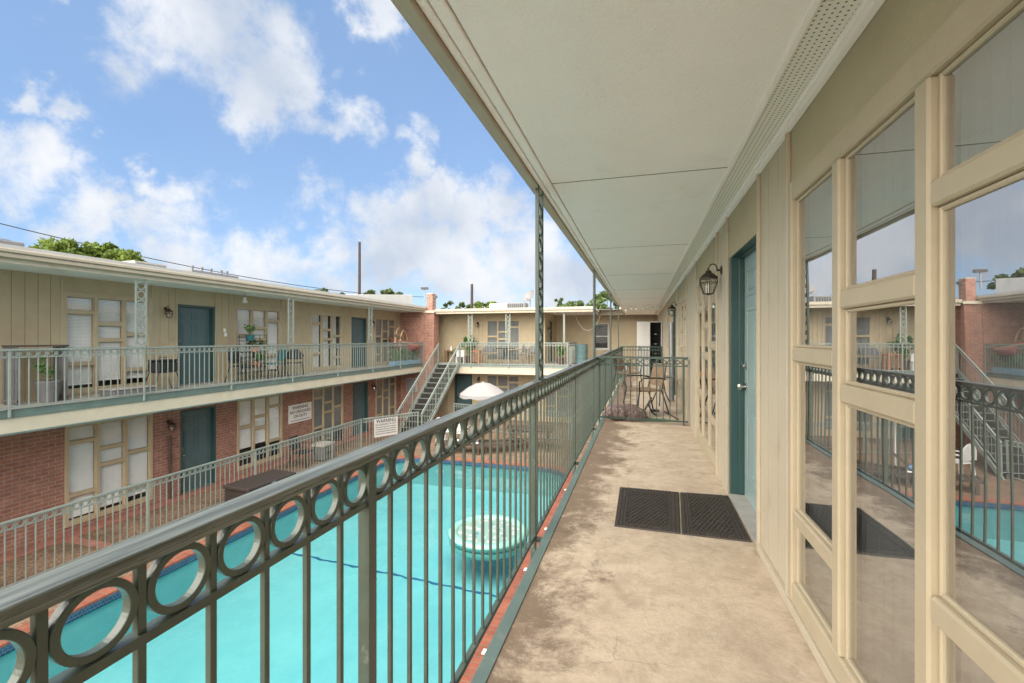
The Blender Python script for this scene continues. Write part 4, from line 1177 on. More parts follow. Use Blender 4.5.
# cabinet with its door open
t = thing('cabinet', 'tall white cabinet with its door swung open on a black inside', 'cabinet', (.5, 17.2, 0), local=True)
g = MB(); x0, x1, y0, y1, h = -.21, .20, -.30, .26, 1.95
g.box(x0, x0 + .02, y0, y1, .02, h); g.box(x1 - .02, x1, y0, y1, .02, h); g.box(x0 + .02, x1 - .02, y0, y1, h - .02, h); g.box(x0 + .02, x1 - .02, y0, y1, .02, .06); build('body', g, 'white_plastic', t)
g = MB(); g.box(x0 + .021, x1 - .021, y1 - .02, y1 - .001, .061, h - .021); g.box(x0 + .0205, x0 + .026, y0 + .004, y1 - .021, .061, h - .021); g.box(x1 - .026, x1 - .0205, y0 + .004, y1 - .021, .061, h - .021); build('inner_lining', g, 'interior_dark', t)
for z in (.45, .8, 1.15, 1.5):
    g = MB(); g.box(x0 + .027, x1 - .027, y0 + .12, y1 - .021, z, z + .015); build('shelf', g, 'interior_dark', t)
    g = MB(); g.box(-.03, .03, y0 + .112, y0 + .1195, z - .002, z + .018); build('shelf_clip', g, 'white_plastic', t)
g = MB(); g.hull([(x0 - .43, y0 - .10, .04), (x0 - .01, y0 - .01, .04), (x0 - .01, y0 + .02, .04), (x0 - .43, y0 - .07, .04), (x0 - .43, y0 - .10, h), (x0 - .01, y0 - .01, h), (x0 - .01, y0 + .02, h), (x0 - .43, y0 - .07, h)])
dd = build('door', g, 'white_plastic', t, .006)
g = MB(); g.box(x0 - .36, x0 - .34, y0 - .13, y0 - .095, .95, 1.1); build('handle', g, 'grey_metal', dd)
# heap of cloth, hose, stick
g = MB(); q = random.Random(3)
for k in range(9):
    g.ico((q.uniform(-.25, .3), q.uniform(-.22, .22), .05 + q.uniform(0, .06)), q.uniform(.13, .22), 2, (1.2, 1, .62), .10, k)
single('blanket', g, 'rug_brown', 'crumpled brown and pink blanket heaped behind the near cross railing', 'blanket', (-.30, 7.98, .0), .3, smooth=True)
g = MB(); pts = []
for k in range(60):
    a = k / 59 * 5.0 * PI; r_ = .13 + .03 * math.sin(k * .7) + .05 * k / 59; pts.append((r_ * 1.5 * math.cos(a), r_ * .55 * math.sin(a), .016 + .010 * (k / 59)))
g.tube(pts, .012, 6); single('garden_hose', g, 'hose_green', 'coiled dark green garden hose on floor behind cross railing', 'hose', (.14, 7.80, 0))
t = thing('folding_stool', 'black folded stool leaning open on floor behind cross railing', 'stool', (.13, 8.22, 0), .3, local=True)
tube_part(t, 'leg', 'black_metal', [(-.13, 0, .012), (.05, .0, .33)], .016); tube_part(t, 'leg', 'black_metal', [(.0, .02, .20), (.07, .02, .06), (.15, .03, .015)], .016)
g = MB(); g.box(.06, .17, -.04, .09, .08, .12, bev=.01); build('seat', g, 'black_metal', t)
g = MB(); g.tube([(0, 0, .014), (.17, -.75, .014)], .013, 7); single('broom_handle', g, 'wood_dark', 'dark broom handle lying on floor beside the near wall', 'stick', (.42, 8.75, 0))
# string lights at the end of the ceiling
t = thing('string_lights', 'string of white bulbs hung under the far end of near ceiling', 'lights', (0, 14.8, 2.3), local=True)
cable = []
for k in range(25):
    u = k / 24; cable.append((-.68 + 1.3 * u, .25 * math.sin(u * 7), .09 - .07 * math.sin(u * PI * 3) ** 2))
tube_part(t, 'cable', 'white_plastic', cable, .0035, 5)
for k in range(1, 24, 3):
    x, y, z = cable[k]; g = MB(); g.lathe([(.012, 0), (.02, -.02), (.045, -.05), (.05, -.08), (.03, -.11), (.005, -.12)], (x, y, z), 10); build('bulb', g, 'bulb', t, 0, True)

# ------------------------------------------------------------------ things on the left balcony
def potted(name, label, loc, pot_m, pr, ph, leaves, spread, height, seed, group=None, lm='leaf_potted', leaf=.07, cat='plant', square=None):
    t = thing(name, label, cat, loc, 0, group, local=True)
    g = MB()
    if square: g.box(-square[0] / 2, square[0] / 2, -square[1] / 2, square[1] / 2, 0, ph, bev=.015)
    else: g.lathe([(pr * .72, 0), (pr * .95, ph * .9), (pr, ph * .9), (pr, ph), (pr * .85, ph - .01)], n=18)
    build('pot', g, pot_m, t)
    q = random.Random(seed); g = MB(); sg = MB()
    for s_ in range(max(4, leaves // 14)):
        a = q.uniform(0, 6.28)
        if square: bx_, by_ = q.uniform(-square[0] / 2, square[0] / 2) * .85, q.uniform(-square[1] / 2, square[1] / 2) * .7
        else: bx_ = by_ = 0
        tip = (bx_ + spread * math.cos(a) * q.uniform(.3, 1), by_ + spread * math.sin(a) * q.uniform(.3, 1), ph + height * q.uniform(.5, 1))
        md = (bx_ * .6 + tip[0] * .4, by_ * .6 + tip[1] * .4, ph + (tip[2] - ph) * .6)
        sg.tube([(bx_, by_, ph - .02), md, tip], .005, 4)
        for k in range(14):
            u = q.uniform(.25, 1.05); base = Vector(md).lerp(Vector(tip), u) if u > .5 else Vector((bx_, by_, ph)).lerp(Vector(md), u * 2)
            g.leaf((base.x + q.gauss(0, .04), base.y + q.gauss(0, .04), base.z + q.gauss(0, .04)), leaf * q.uniform(.7, 1.3), q)
    build('stem', sg, 'leaf_potted', t); build('foliage', g, lm, t)
    return t
# tall slatted stand with a bucket
t = thing('slatted_stand', 'tall grey slatted bar table with dark top at left end of upper balcony', 'table', (-10.72, 5.68, ZL), local=True)
g = MB(); g.box(-.2, .2, -.38, .38, 1.03, 1.06); build('tabletop', g, 'wood_dark', t)
for sy in (-1, 1):
    g = MB(); g.box(-.19, .19, sy * .36 - .015, sy * .36 + .015, .05, .09); g.box(-.19, .19, sy * .36 - .015, sy * .36 + .015, .95, .99)
    for k in range(5): g.box(-.19 + k * .085, -.15 + k * .085, sy * .36 - .012, sy * .36 + .012, 0, 1.029)
    build('slatted_side', g, 'unit_grey', t)
potted('potted_plant', 'grey bucket with sparse plant inside tall slatted table', (-10.6, 5.78, ZL), 'unit_grey', .19, .40, 50, .15, .38, 5)
t = thing('storage_tray', 'low grey plastic storage tray on floor under blinds window', 'box', (-10.35, 7.0, ZL), local=True)
g = MB(); g.box(-.2, .2, -.42, .42, .005, .13, bev=.02); build('tray', g, 'unit_grey', t); g = MB(); g.box(-.21, .21, -.43, .43, .1305, .155, bev=.01); build('lid', g, 'concrete_grey', t)
t = thing('charcoal_grill', 'small black charcoal grill on bent wire legs beside first upper teal door', 'grill', (-10.55, 7.86, ZL), local=True)
g = MB(); g.box(-.17, .17, -.23, .23, .40, .66, bev=.03); gb = build('fire_box', g, 'black_metal', t)
g = MB(); g.box(-.175, .175, -.235, .235, .6605, .70, bev=.02); build('lid', g, 'black_metal', t)
for sy in (-1, 1): tube_part(t, 'leg', 'black_metal', [(-.14, sy * .2, .41), (-.17, sy * .26, .2), (-.12, sy * .3, .012), (.12, sy * .3, .012), (.17, sy * .26, .2), (.14, sy * .2, .41)], .010)
g = MB(); g.tube([(.02, -.1, .70), (.02, -.1, .75), (.02, .1, .75), (.02, .1, .70)], .01, 6); build('handle', g, 'black_metal', t)
patio_chair('black folding chair left of plant stand on left balcony', (-10.45, 9.95, ZL), R(100), 'black_metal', group='dark patio chairs upstairs on left wing')
patio_chair('dark teal backed chair right of plant stand on left balcony', (-10.55, 11.12, ZL), R(-20), 'plastic_teal', group='dark patio chairs upstairs on left wing', arms=False)
patio_chair('black round backed chair by openwork post on left balcony', (-10.40, 11.75, ZL), R(35), 'black_metal', group='dark patio chairs upstairs on left wing', round_back=True)
t = thing('plant_stand', 'black wire plant stand with shelf rail between upper balcony chairs', 'stand', (-10.72, 10.55, ZL), local=True)
for sx in (-.12, .12):
    for sy in (-.36, .36): tube_part(t, 'leg', 'black_metal', [(sx, sy, 0), (sx, sy, 1.28)], .009, 5)
for z in (.35, .78, 1.10):
    g = MB(); g.box(-.13, .13, -.37, .37, z, z + .018); build('shelf', g, 'black_metal', t)
g = MB(); g.tube([(-.12, -.36, 1.28), (-.12, .36, 1.28), (.12, .36, 1.28), (.12, -.36, 1.28)], .008, 5, True); build('rail', g, 'black_metal', t)
potted('potted_plant', 'teal pot of green leaves on top of wire plant stand', (-10.70, 10.42, ZL + 1.119), 'plastic_teal', .13, .17, 56, .12, .26, 11)
potted('potted_plant', 'bushy pale flowering plant on wire stand middle shelf', (-10.66, 10.55, ZL + .799), 'terracotta', .11, .14, 90, .30, .16, 12, lm='leaf_mid')
potted('potted_plant', 'trailing green plant on wire stand lowest shelf', (-10.66, 10.62, ZL + .369), 'terracotta', .12, .15, 90, .32, .22, 13)
# papasan chair
t = thing('papasan_chair', 'round rattan papasan chair with red cushion by brick end wall', 'chair', (-10.45, 18.55, ZL), R(15), local=True); t.scale = (1.25, 1.25, 1.25)
g = MB(); g.lathe([(.30, 0), (.22, .2), (.30, .40)], n=16); build('base', g, 'wicker_tan', t)
g = MB(); 
pr = [(.05, .0), (.30, .05), (.48, .16), (.56, .32), (.53, .34), (.44, .22), (.28, .12), (.05, .09)]
g.lathe(pr, (0, 0, 0), 20); bmesh.ops.rotate(g.bm, verts=g.bm.verts[:], cent=(0, 0, 0), matrix=Matrix.Rotation(R(16), 3, 'Y')); bmesh.ops.translate(g.bm, verts=g.bm.verts[:], vec=(0, 0, .50))
build('cushion', g, 'cushion_red', t, 0, True)
for r_ in (.58, .50):
    pts = [Vector((r_ * math.cos(2 * PI * k / 28), r_ * math.sin(2 * PI * k / 28), .34)) for k in range(28)]
    Mr = Matrix.Rotation(R(16), 3, 'Y'); pts = [tuple(Mr @ p + Vector((0, 0, .52))) for p in pts]
    tube_part(t, 'rim', 'wicker_tan', pts, .018, 6, True)
tube_part(t, 'hoop', 'rattan_pale', [(-.1, .62 * math.cos(PI * k / 14), .72 + .62 * math.sin(PI * k / 14)) for k in range(15)], .026, 6)
tube_part(t, 'hoop', 'rattan_pale', [(.06, .55 * math.cos(PI * k / 14), .68 + .55 * math.sin(PI * k / 14)) for k in range(15)], .022, 6)
g = MB()
for k in range(2, 13):
    a = PI * k / 14; g.tube([(-.1, .62 * math.cos(a), .72 + .62 * math.sin(a)), (.06, .55 * math.cos(a), .68 + .55 * math.sin(a))], .011, 4)
build('woven_infill', g, 'wicker_tan', t)
for i, (y, nm) in enumerate(((17.45, 'first of three, nearest the upper door'), (18.25, 'middle of the three'), (19.05, 'last of the three beside brick end wall'))):
    potted('planter_box', 'blue trough of leafy plants on left balcony, ' + nm, (-10.12, y, ZL), 'plastic_blue', 0, .20, 150, .20, .48, 20 + i, 'blue planter troughs on left balcony', leaf=.10, square=(.24, .76))

# ------------------------------------------------------------------ ground floor, left side
def letters(parent, text, size, loc, rx, rz, bold=.012, m='sign_ink', sx=1.0):
    cu = bpy.data.curves.new('lettering', 'FONT'); cu.body = text; cu.size = size; cu.align_x = 'CENTER'; cu.align_y = 'CENTER'; cu.offset = bold * size; cu.extrude = .001
    tmp = bpy.data.objects.new('lettering', cu); C.objects.link(tmp)
    bpy.context.view_layer.update()
    me = bpy.data.meshes.new_from_object(tmp.evaluated_get(bpy.context.evaluated_depsgraph_get()))
    bpy.data.objects.remove(tmp)
    me.materials.append(MATS[m])
    o = bpy.data.objects.new('lettering', me); C.objects.link(o); o.parent = parent
    o.location = loc; o.rotation_euler = (rx, 0, rz); o.scale = (sx, 1, 1)
    return o
t = thing('warning_sign', 'white warning sign screwed to brick wall between ground floor windows', 'sign', (XL + .004, 12.86, -1.155), R(90), local=True)
g = MB(); g.box(-.54, .54, -.012, 0, -.30, .30); build('board', g, 'sign_white', t, .002)
for tx, z, s_ in (('WARNING', .19, .150), ('NO LIFEGUARD', .045, .138), ('ON DUTY', -.10, .138)): letters(t, tx, s_, (0, -.0135, z), R(90), 0, .012)
g = MB(); q = random.Random(4); x = -.42
while x < .42:
    w_ = q.uniform(.03, .07); g.box(x, x + w_, -.0138, -.0122, -.245, -.222); x += w_ + .018
build('print_strip', g, 'sign_ink', t)
t = thing('warning_sign', 'white warning sign with lines of print hung on pool fence by stairs', 'sign', (-9.06, 14.86, -1.90), math.atan2(1.96, 1.17), local=True)
g = MB(); g.box(-.47, .47, -.055, -.045, -.33, .33); build('board', g, 'sign_dull', t, .002)
letters(t, 'WARNING', .18, (0, -.0565, .235), R(90), 0, .02, sx=.9); letters(t, 'NO LIFEGUARD ON DUTY', .088, (0, -.0565, .11), R(90), 0, .012, sx=.80)
g = MB(); q = random.Random(9)
for z in (.02, -.06, -.14, -.22):
    x = -.41
    while x < .38:
        w_ = q.uniform(.02, .06); g.box(x, min(x + w_, .42), -.0572, -.0552, z - .014, z + .014); x += w_ + .016
build('print_strip', g, 'sign_ink', t)
# deck box
t = thing('deck_box', 'dark brown wicker deck box on pool side of left fence', 'box', (-8.70, 8.80, ZG), R(-4), local=True)
g = MB(); g.box(-.36, .36, -.66, .66, .02, .50, bev=.012)
for k in range(7): g.box(-.366, .366, -.666, .666, .05 + k * .065, .085 + k * .065)
build('box_body', g, 'wicker_dark', t)
g = MB(); g.box(-.39, .39, -.69, .69, .51, .60, bev=.02); lid = build('lid', g, 'wicker_dark', t)
g = MB(); g.box(.391, .40, -.06, .06, .52, .57); build('latch', g, 'grey_metal', lid)
# wire chairs with a cube
t = thing('cooler_box', 'grey cooler box between wire chairs outside ground floor window', 'box', (-9.98, 12.62, ZG), R(4), local=True)
g = MB(); g.box(-.22, .22, -.30, .30, .02, .42, bev=.02); build('box_body', g, 'unit_grey', t); g = MB(); g.box(-.235, .235, -.315, .315, .43, .52, bev=.025); build('lid', g, 'concrete_grey', t)
g = MB(); g.box(.222, .235, -.12, .12, .22, .26); build('handle', g, 'black_metal', t)
patio_chair('black metal chair left of grey cooler outside ground floor window', (-10.05, 11.75, ZG), R(100), 'black_metal', group='black chairs on left brick walk')
patio_chair('black metal chair right of grey cooler outside ground floor window', (-10.25, 13.4, ZG), R(-100), 'black_metal', group='black chairs on left brick walk')
t = thing('meter_box', 'pale grey electrical box on brick end wall beside stairs', 'box', (-10.45, 19.555, -.85), local=True)
g = MB(); g.box(-.27, .27, -.16, 0, -.32, .32, bev=.01); mb_ = build('housing', g, 'concrete_grey', t); g = MB(); g.box(-.24, .24, -.172, -.161, -.29, .29); build('cover', g, 'unit_grey', t)
g = MB(); g.tube([(0, -.06, -.321), (0, -.06, -1.72)], .03, 8); build('conduit', g, 'concrete_grey', t)
t = thing('drain_pipe', 'thin dark pipe on lower brick wall left of ground floor teal door', 'pipe', (XL + .05, 8.40, ZG), local=True)
g = MB(); g.lathe([(.03, .02), (.03, 1.55)], n=8); build('pipe', g, 'wood_dark', t); g = MB(); g.box(-.049, .0, -.045, .045, 1.0, 1.03); build('clamp', g, 'wood_dark', t)

# ------------------------------------------------------------------ far balcony things
for i, (x, y, a, nm) in enumerate(((-6.85, 20.35, 40, 'left of dark table'), (-5.45, 20.5, -50, 'right of dark table'), (-4.85, 20.5, -10, 'farthest right near corner'))):
    patio_chair('grey round backed armchair on far balcony, ' + nm, (x, y, ZL), R(a), 'unit_grey', 'unit_grey', 'grey round chairs on far balcony', 1.02, True)
t = thing('patio_table', 'dark round patio table between grey chairs on far balcony', 'table', (-6.1, 20.4, ZL), local=True)
g = MB(); g.lathe([(.0, .70), (.44, .70), (.46, .72), (.46, .735), (0, .74)], n=24); build('tabletop', g, 'black_metal', t)
for k in range(4):
    a = PI / 4 + PI / 2 * k; tube_part(t, 'leg', 'black_metal', [(.12 * math.cos(a), .12 * math.sin(a), .70), (.10 * math.cos(a), .10 * math.sin(a), .4), (.35 * math.cos(a), .35 * math.sin(a), 0)], .014)
t = thing('wooden_stool', 'orange wooden stool beside green plant on far balcony', 'stool', (-7.55, 20.35, ZL), local=True)
g = MB(); g.box(-.22, .22, -.2, .2, .56, .60); build('seat', g, 'terracotta', t)
for sx in (-.19, .19):
    for sy in (-.17, .17): g = MB(); g.box(sx - .025, sx + .025, sy - .025, sy + .025, 0, .5595); build('leg', g, 'terracotta', t)
g = MB(); g.box(-.16, .16, -.185, -.175, .08, .5); build('side_slat', g, 'wood_brown', t)
potted('potted_plant', 'tall bushy green plant at head of stairs on far balcony', (-7.95, 20.5, ZL), 'wood_dark', .2, .35, 230, .42, .95, 31, leaf=.11)
t = thing('plastic_chair', 'small white plastic chair at head of stairs', 'chair', (-8.32, 20.25, ZL), .3, local=True)
g = MB(); g.box(-.19, .19, -.19, .19, .30, .33, bev=.01); build('seat', g, 'white_plastic', t)
g = MB(); g.box(-.19, .19, .17, .195, .331, .62, bev=.01); build('backrest', g, 'white_plastic', t)
for sx in (-.17, .17):
    for sy in (-.17, .17): g = MB(); g.box(sx - .02, sx + .02, sy - .02, sy + .02, 0, .2995); build('leg', g, 'white_plastic', t)
t = thing('side_table', 'small brown wooden table against far wing wall behind stair head', 'table', (-9.0, 20.8, ZL), local=True)
g = MB(); g.box(-.30, .26, -.2, .2, .55, .59); build('tabletop', g, 'wood_brown', t)
for sx in (-.27, .23):
    for sy in (-.17, .17): g = MB(); g.box(sx - .025, sx + .025, sy - .025, sy + .025, 0, .5495); build('leg', g, 'wood_brown', t)
g = MB(); g.lathe([(.05, .591), (.06, .70), (.025, .74), (.025, .82)], n=10); single('bottle', g, 'white_plastic', 'white bottle standing on small brown table', 'bottle', (-9.0, 20.75, ZL))
potted('potted_plant', 'low green potted plant right of small brown table', (-8.62, 20.75, ZL), 'wood_dark', .16, .25, 120, .28, .42, 33, leaf=.09)
g = MB(); g.lathe([(.27, 0), (.29, .9), (.30, .92), (.28, .92)], n=20); t = thing('rain_barrel', 'pale teal barrel at right end of far balcony', 'barrel', (-2.62, 20.9, ZL), local=True)
build('drum', g, 'tin_teal', t, 0, True)
for z in (.3, .62): g = MB(); g.ring((0, 0, z), .298, .27, .03, 20, 'Z'); build('hoop', g, 'tin_teal', t)
# platform under the barrel
g = MB(); g.box(-3.02, -2.2, 20.4, 22.4, -.28, ZL - .001); build('side_landing', g, 'concrete_grey', ff)
potted('potted_plant', 'drooping green plant left of teal barrel on far balcony', (-3.5, 20.5, ZL), 'wood_dark', .18, .3, 130, .25, .6, 35, leaf=.11)
g = MB(); pts = []
for k in range(24):
    u = k / 23; pts.append((-.9 + 1.2 * u, 0, .0 - .75 * math.sin(u * PI) ** .7 - .0 * u))
g.tube(pts, .014, 5); single('hanging_cable', g, 'white_plastic', 'white cable drooping from far roof edge right of slim post', 'cable', (-2.25, 22.84, 2.50))

# ------------------------------------------------------------------ poolside
t = thing('parasol', 'open white parasol above poolside loungers', 'parasol', (-5.52, 15.6, ZG), local=True)
g = MB(); nseg = 8; rows = []
for r_, z in ((.02, 2.34), (.28, 2.29), (.58, 2.14), (.86, 1.93), (.88, 1.82), (.85, 1.83)):
    row = []
    for k in range(nseg * 4):
        a = 2 * PI * k / (nseg * 4); dz = 0
        rr = r_ * (1 - .035 * abs(math.sin(a * nseg / 2))); 
        if z < 1.85: dz = .02 * math.sin(k * 1.7)
        row.append(g.bm.verts.new((rr * math.cos(a), rr * math.sin(a), z + dz - .0 * r_)))
    rows.append(row)
for A_, B_ in zip(rows, rows[1:]):
    for k in range(len(A_)): g.bm.faces.new((A_[k], A_[(k + 1) % len(A_)], B_[(k + 1) % len(A_)], B_[k]))
g.bm.faces.new(rows[0])
build('canopy', g, 'parasol_cloth', t, 0, True)
g = MB(); g.tube([(0, 0, .02), (0, 0, 2.36)], .02, 8); build('pole', g, 'white_plastic', t)
g = MB(); g.lathe([(.25, 0), (.25, .06), (.05, .10), (.04, .3)], n=16); build('base', g, 'concrete_grey', t)
for k in range(8):
    a = 2 * PI * (k + .0) / 8; tube_part(t, 'rib', 'white_plastic', [(0, 0, 2.30), (.55 * math.cos(a), .55 * math.sin(a), 2.12), (.83 * math.cos(a), .83 * math.sin(a), 1.91)], .007, 4)
def shell_chair(label, loc, rz):
    t = thing('plastic_chair', label, 'chair', loc, rz, 'white plastic chairs by the pool', local=True)
    g = MB(); g.box(-.25, .25, -.25, .25, .40, .44, bev=.015); build('seat', g, 'white_plastic', t)
    g = MB(); pts = [(.30 * math.cos(PI * k / 12), .26 + .05 * math.sin(PI * k / 12), .50 + .48 * math.sin(PI * k / 12) ** .8) for k in range(13)]
    v1 = [g.bm.verts.new(p) for p in pts]; v2 = [g.bm.verts.new((p[0] * .95, p[1] - .03, p[2])) for p in pts]
    g.bm.faces.new(v1); g.bm.faces.new(v2)
    for i in range(13): g.bm.faces.new((v1[i], v1[(i + 1) % 13], v2[(i + 1) % 13], v2[i]))
    build('backrest', g, 'white_plastic', t)
    for sx in (-1, 1):
        for sy in (-1, 1): g = MB(); g.hull([(sx * .24 - .03, sy * .24 - .03, 0), (sx * .24 + .03, sy * .24 - .03, 0), (sx * .24 + .03, sy * .24 + .03, 0), (sx * .24 - .03, sy * .24 + .03, 0), (sx * .21 - .03, sy * .21 - .03, .3995), (sx * .21 + .03, sy * .21 - .03, .3995), (sx * .21 + .03, sy * .21 + .03, .3995), (sx * .21 - .03, sy * .21 + .03, .3995)]); build('leg', g, 'white_plastic', t)
        tube_part(t, 'armrest', 'white_plastic', [(sx * .24, -.24, .44), (sx * .29, -.22, .64), (sx * .30, .25, .66)], .025)
shell_chair('white plastic garden chair below the stair foot, left of the pair', (-7.15, 15.95, ZG), R(150))
shell_chair('white plastic garden chair nearer the parasol, right of the pair', (-6.50, 15.9, ZG), R(190))
def lounger(label, loc, rz, towel=None):
    t = thing('sun_lounger', label, 'sun lounger', loc, rz, 'sun loungers by the pool', local=True)
    g = MB(); g.box(-.33, -.29, -.95, .95, .28, .33); g.box(.29, .33, -.95, .95, .28, .33); g.box(-.289, .289, -.95, -.91, .28, .33); g.box(-.289, .289, .91, .95, .28, .33); build('frame', g, 'wood_dark', t)
    g = MB()
    for k in range(13): g.box(-.30, .30, -.93 + k * .095, -.86 + k * .095, .331, .35)
    build('slatted_bed', g, 'wood_dark', t)
    g = MB()
    for k in range(7):
        y = .34 + k * .075; z = .36 + k * .06; g.hull([(-.30, y, z), (.30, y, z), (.30, y + .055, z + .044), (-.30, y + .055, z + .044), (-.30, y - .008, z + .015), (.30, y - .008, z + .015), (.30, y + .047, z + .059), (-.30, y + .047, z + .059)])
    build('backrest', g, 'wood_dark', t)
    for sx in (-.30, .30):
        for sy in (-.8, .8): g = MB(); g.box(sx - .03, sx + .03, sy - .03, sy + .03, 0, .2795); build('leg', g, 'wood_dark', t)
    return t
lounger('dark slatted sun lounger by far pool edge with white towel', (-5.95, 14.75, ZG), R(-70))
lounger('bare dark slatted sun lounger behind the parasol base', (-4.75, 15.1, ZG), R(-60))
g = MB(); g.box(-.30, .30, -.45, .45, .352, .375, bev=.008); g.box(-.32, .32, -.2, .25, .376, .40, bev=.01)
single('beach_towel', g, 'white_cloth', 'white towel spread on dark sun lounger', 'towel', (-5.85, 14.72, ZG), R(-70))
g = MB(); g.ico((0, 0, .47), .14, 2, (1.2, .9, .6), .08, 3); single('swim_bag', g, 'towel_blue', 'blue bag lying on towel of sun lounger', 'bag', (-5.55, 14.65, ZG), 0, smooth=True)
t = thing('picnic_table', 'dark wooden picnic table with benches right of parasol', 'table', (-3.85, 16.0, ZG), R(12), local=True)
g = MB()
for k in range(5): g.box(-.85, .85, -.36 + k * .15, -.23 + k * .15, .70, .74)
build('tabletop', g, 'wood_dark', t)
for sy in (-.72, .60):
    g = MB(); g.box(-.85, .85, sy, sy + .13, .42, .455); build('bench', g, 'wood_dark', t)
for sx in (-.6, .6):
    for s_ in (-1, 1):
        g = MB(); g.hull([(sx - .03, s_ * .55, 0), (sx + .03, s_ * .55, 0), (sx + .03, s_ * .65, 0), (sx - .03, s_ * .65, 0), (sx - .03, s_ * .12, .6995), (sx + .03, s_ * .12, .6995), (sx + .03, s_ * .22, .6995), (sx - .03, s_ * .22, .6995)]); build('leg', g, 'wood_dark', t)
    g = MB(); g.box(sx + .031, sx + .06, -.72, .72, .37, .4195); build('cross_brace', g, 'wood_dark', t)
# inflatable
t = thing('pool_float', 'round green inflatable pool float with printed centre, drifting on water', 'pool float', (-3.06, 9.0, ZW - .065), local=True); t.scale = (1.24, 1.24, 1)
g = MB(); pts = [(.59 * math.cos(2 * PI * k / 40), .59 * math.sin(2 * PI * k / 40), .045) for k in range(40)]; g.tube(pts, .085, 12, True); build('ring_tube', g, 'float_green', t, 0, True)
g = MB(); pts = [(.57 * math.cos(2 * PI * k / 40), .57 * math.sin(2 * PI * k / 40), -.11) for k in range(40)]; g.tube(pts, .085, 12, True); build('lower_tube', g, 'float_green', t, 0, True)
g = MB(); g.lathe([(.0, .074), (.51, .074), (.53, .080), (.0, .092)], n=32); build('printed_centre', g, 'float_print', t)

# ------------------------------------------------------------------ roof clutter, poles, wires
t = thing('roof_unit', 'grey air conditioner on left roof at frame edge', 'air conditioner', (-12.6, 6.0, 2.90), local=True)
g = MB(); g.box(-.4, .4, -.45, .28, .0, .42, bev=.02); build('housing', g, 'unit_grey', t); g = MB(); g.lathe([(.28, .4205), (.28, .45), (.02, .46)], n=16); build('fan_guard', g, 'grey_metal', t)
t = thing('roof_unit', 'low slatted roof vent on left roof right of green tree', 'vent', (-12.5, 8.75, 2.90), local=True)
g = MB(); g.box(-.35, .35, -.4, .4, 0, .40); build('housing', g, 'concrete_grey', t)
for k in range(3): g = MB(); g.box(.351, .365, -.36 + k * .25, -.14 + k * .25, .22, .36); build('louvre', g, 'unit_grey', t)
t = thing('roof_pipes', 'row of short grey vent pipes on a curb on left roof', 'vent pipe', (-12.5, 10.6, 2.90), local=True)
g = MB(); g.box(-.3, .3, -.7, .85, 0, .40); build('curb', g, 'unit_grey', t)
for y in (-.45, -.15, .15, .5, .7):
    g = MB(); g.lathe([(.028, .401), (.028, .50), (.04, .52), (.04, .56)], (0, y, 0), 8); build('pipe', g, 'unit_grey', t)
g = MB(); g.hull([(-13.0, 17.2, 2.80), (-12.3, 17.2, 2.80), (-12.3, 23.0, 2.80), (-13.0, 23.0, 2.80), (-13.0, 17.2, 3.28), (-12.3, 17.2, 3.28), (-12.3, 23.0, 3.80), (-13.0, 23.0, 3.80)]); single('roof_parapet', g, 'roof_white', 'plain white raised parapet block on left roof before the chimney', 'parapet', bevel=.02)
t = thing('roof_unit', 'grey and white air conditioner on far roof beside satellite dish', 'air conditioner', (-6.8, 23.5, 2.74), local=True)
g = MB(); g.box(-1.05, -.05, -.3, .4, 0, .48, bev=.02); build('housing', g, 'roof_white', t); g = MB(); g.box(-.045, .95, -.35, .4, 0, .50, bev=.02); build('coil_case', g, 'unit_grey', t)
g = MB()
for k in range(8): g.box(.0 + k * .11, .06 + k * .11, -.362, -.351, .06, .44)
build('grille', g, 'black_metal', t)
t = thing('satellite_dish', 'grey satellite dish on mast above far roof', 'satellite dish', (-5.35, 22.2, 2.73), R(20), local=True)
g = MB(); g.tube([(0, 0, 0), (0, 0, .38), (.0, -.05, .55)], .025, 8); build('mast', g, 'grey_metal', t)
g = MB(); g.lathe([(.02, .0), (.16, .025), (.27, .07), (.36, .13), (.37, .12), (.28, .05), (.16, .005), (.02, -.02)], (0, 0, 0), 22)
bmesh.ops.rotate(g.bm, verts=g.bm.verts[:], cent=(0, 0, 0), matrix=Matrix.Rotation(R(55), 3, 'X') @ Matrix.Identity(3)); bmesh.ops.rotate(g.bm, verts=g.bm.verts[:], cent=(0, 0, 0), matrix=Matrix.Rotation(R(-60), 3, 'Z')); bmesh.ops.translate(g.bm, verts=g.bm.verts[:], vec=(0, -.06, .68))
build('reflector', g, 'unit_grey', t, 0, True)
g = MB(); g.tube([(.0, -.06, .50), (-.25, -.3, .62)], .014, 6); g.box(-.29, -.22, -.34, -.27, .60, .67); build('feed_arm', g, 'grey_metal', t)
t = thing('flood_light', 'grey floodlight on bracket above brick chimney', 'floodlight', (-9.85, 19.58, 3.1), local=True)
g = MB(); g.tube([(0, 0, 0), (0, 0, .55)], .025, 6); build('bracket', g, 'grey_metal', t); g = MB(); g.box(-.15, .17, -.12, .1, .56, .68, bev=.02); build('lamp_head', g, 'unit_grey', t); g = MB(); g.box(-.13, .15, -.128, -.121, .575, .665); build('lens', g, 'black_metal', t)
t = thing('flood_light', 'small dark floodlight sticking out right of brick chimney', 'floodlight', (-9.458, 19.7, 3.25), local=True)
g = MB(); g.tube([(0, 0, .05), (.12, -.02, .06)], .018, 6); build('bracket', g, 'grey_metal', t); g = MB(); g.lathe([(.03, .10), (.07, .02), (.075, -.02), (.02, -.025)], (.16, -.03, .06), 10, 'Y'); build('lamp_head', g, 'black_metal', t)

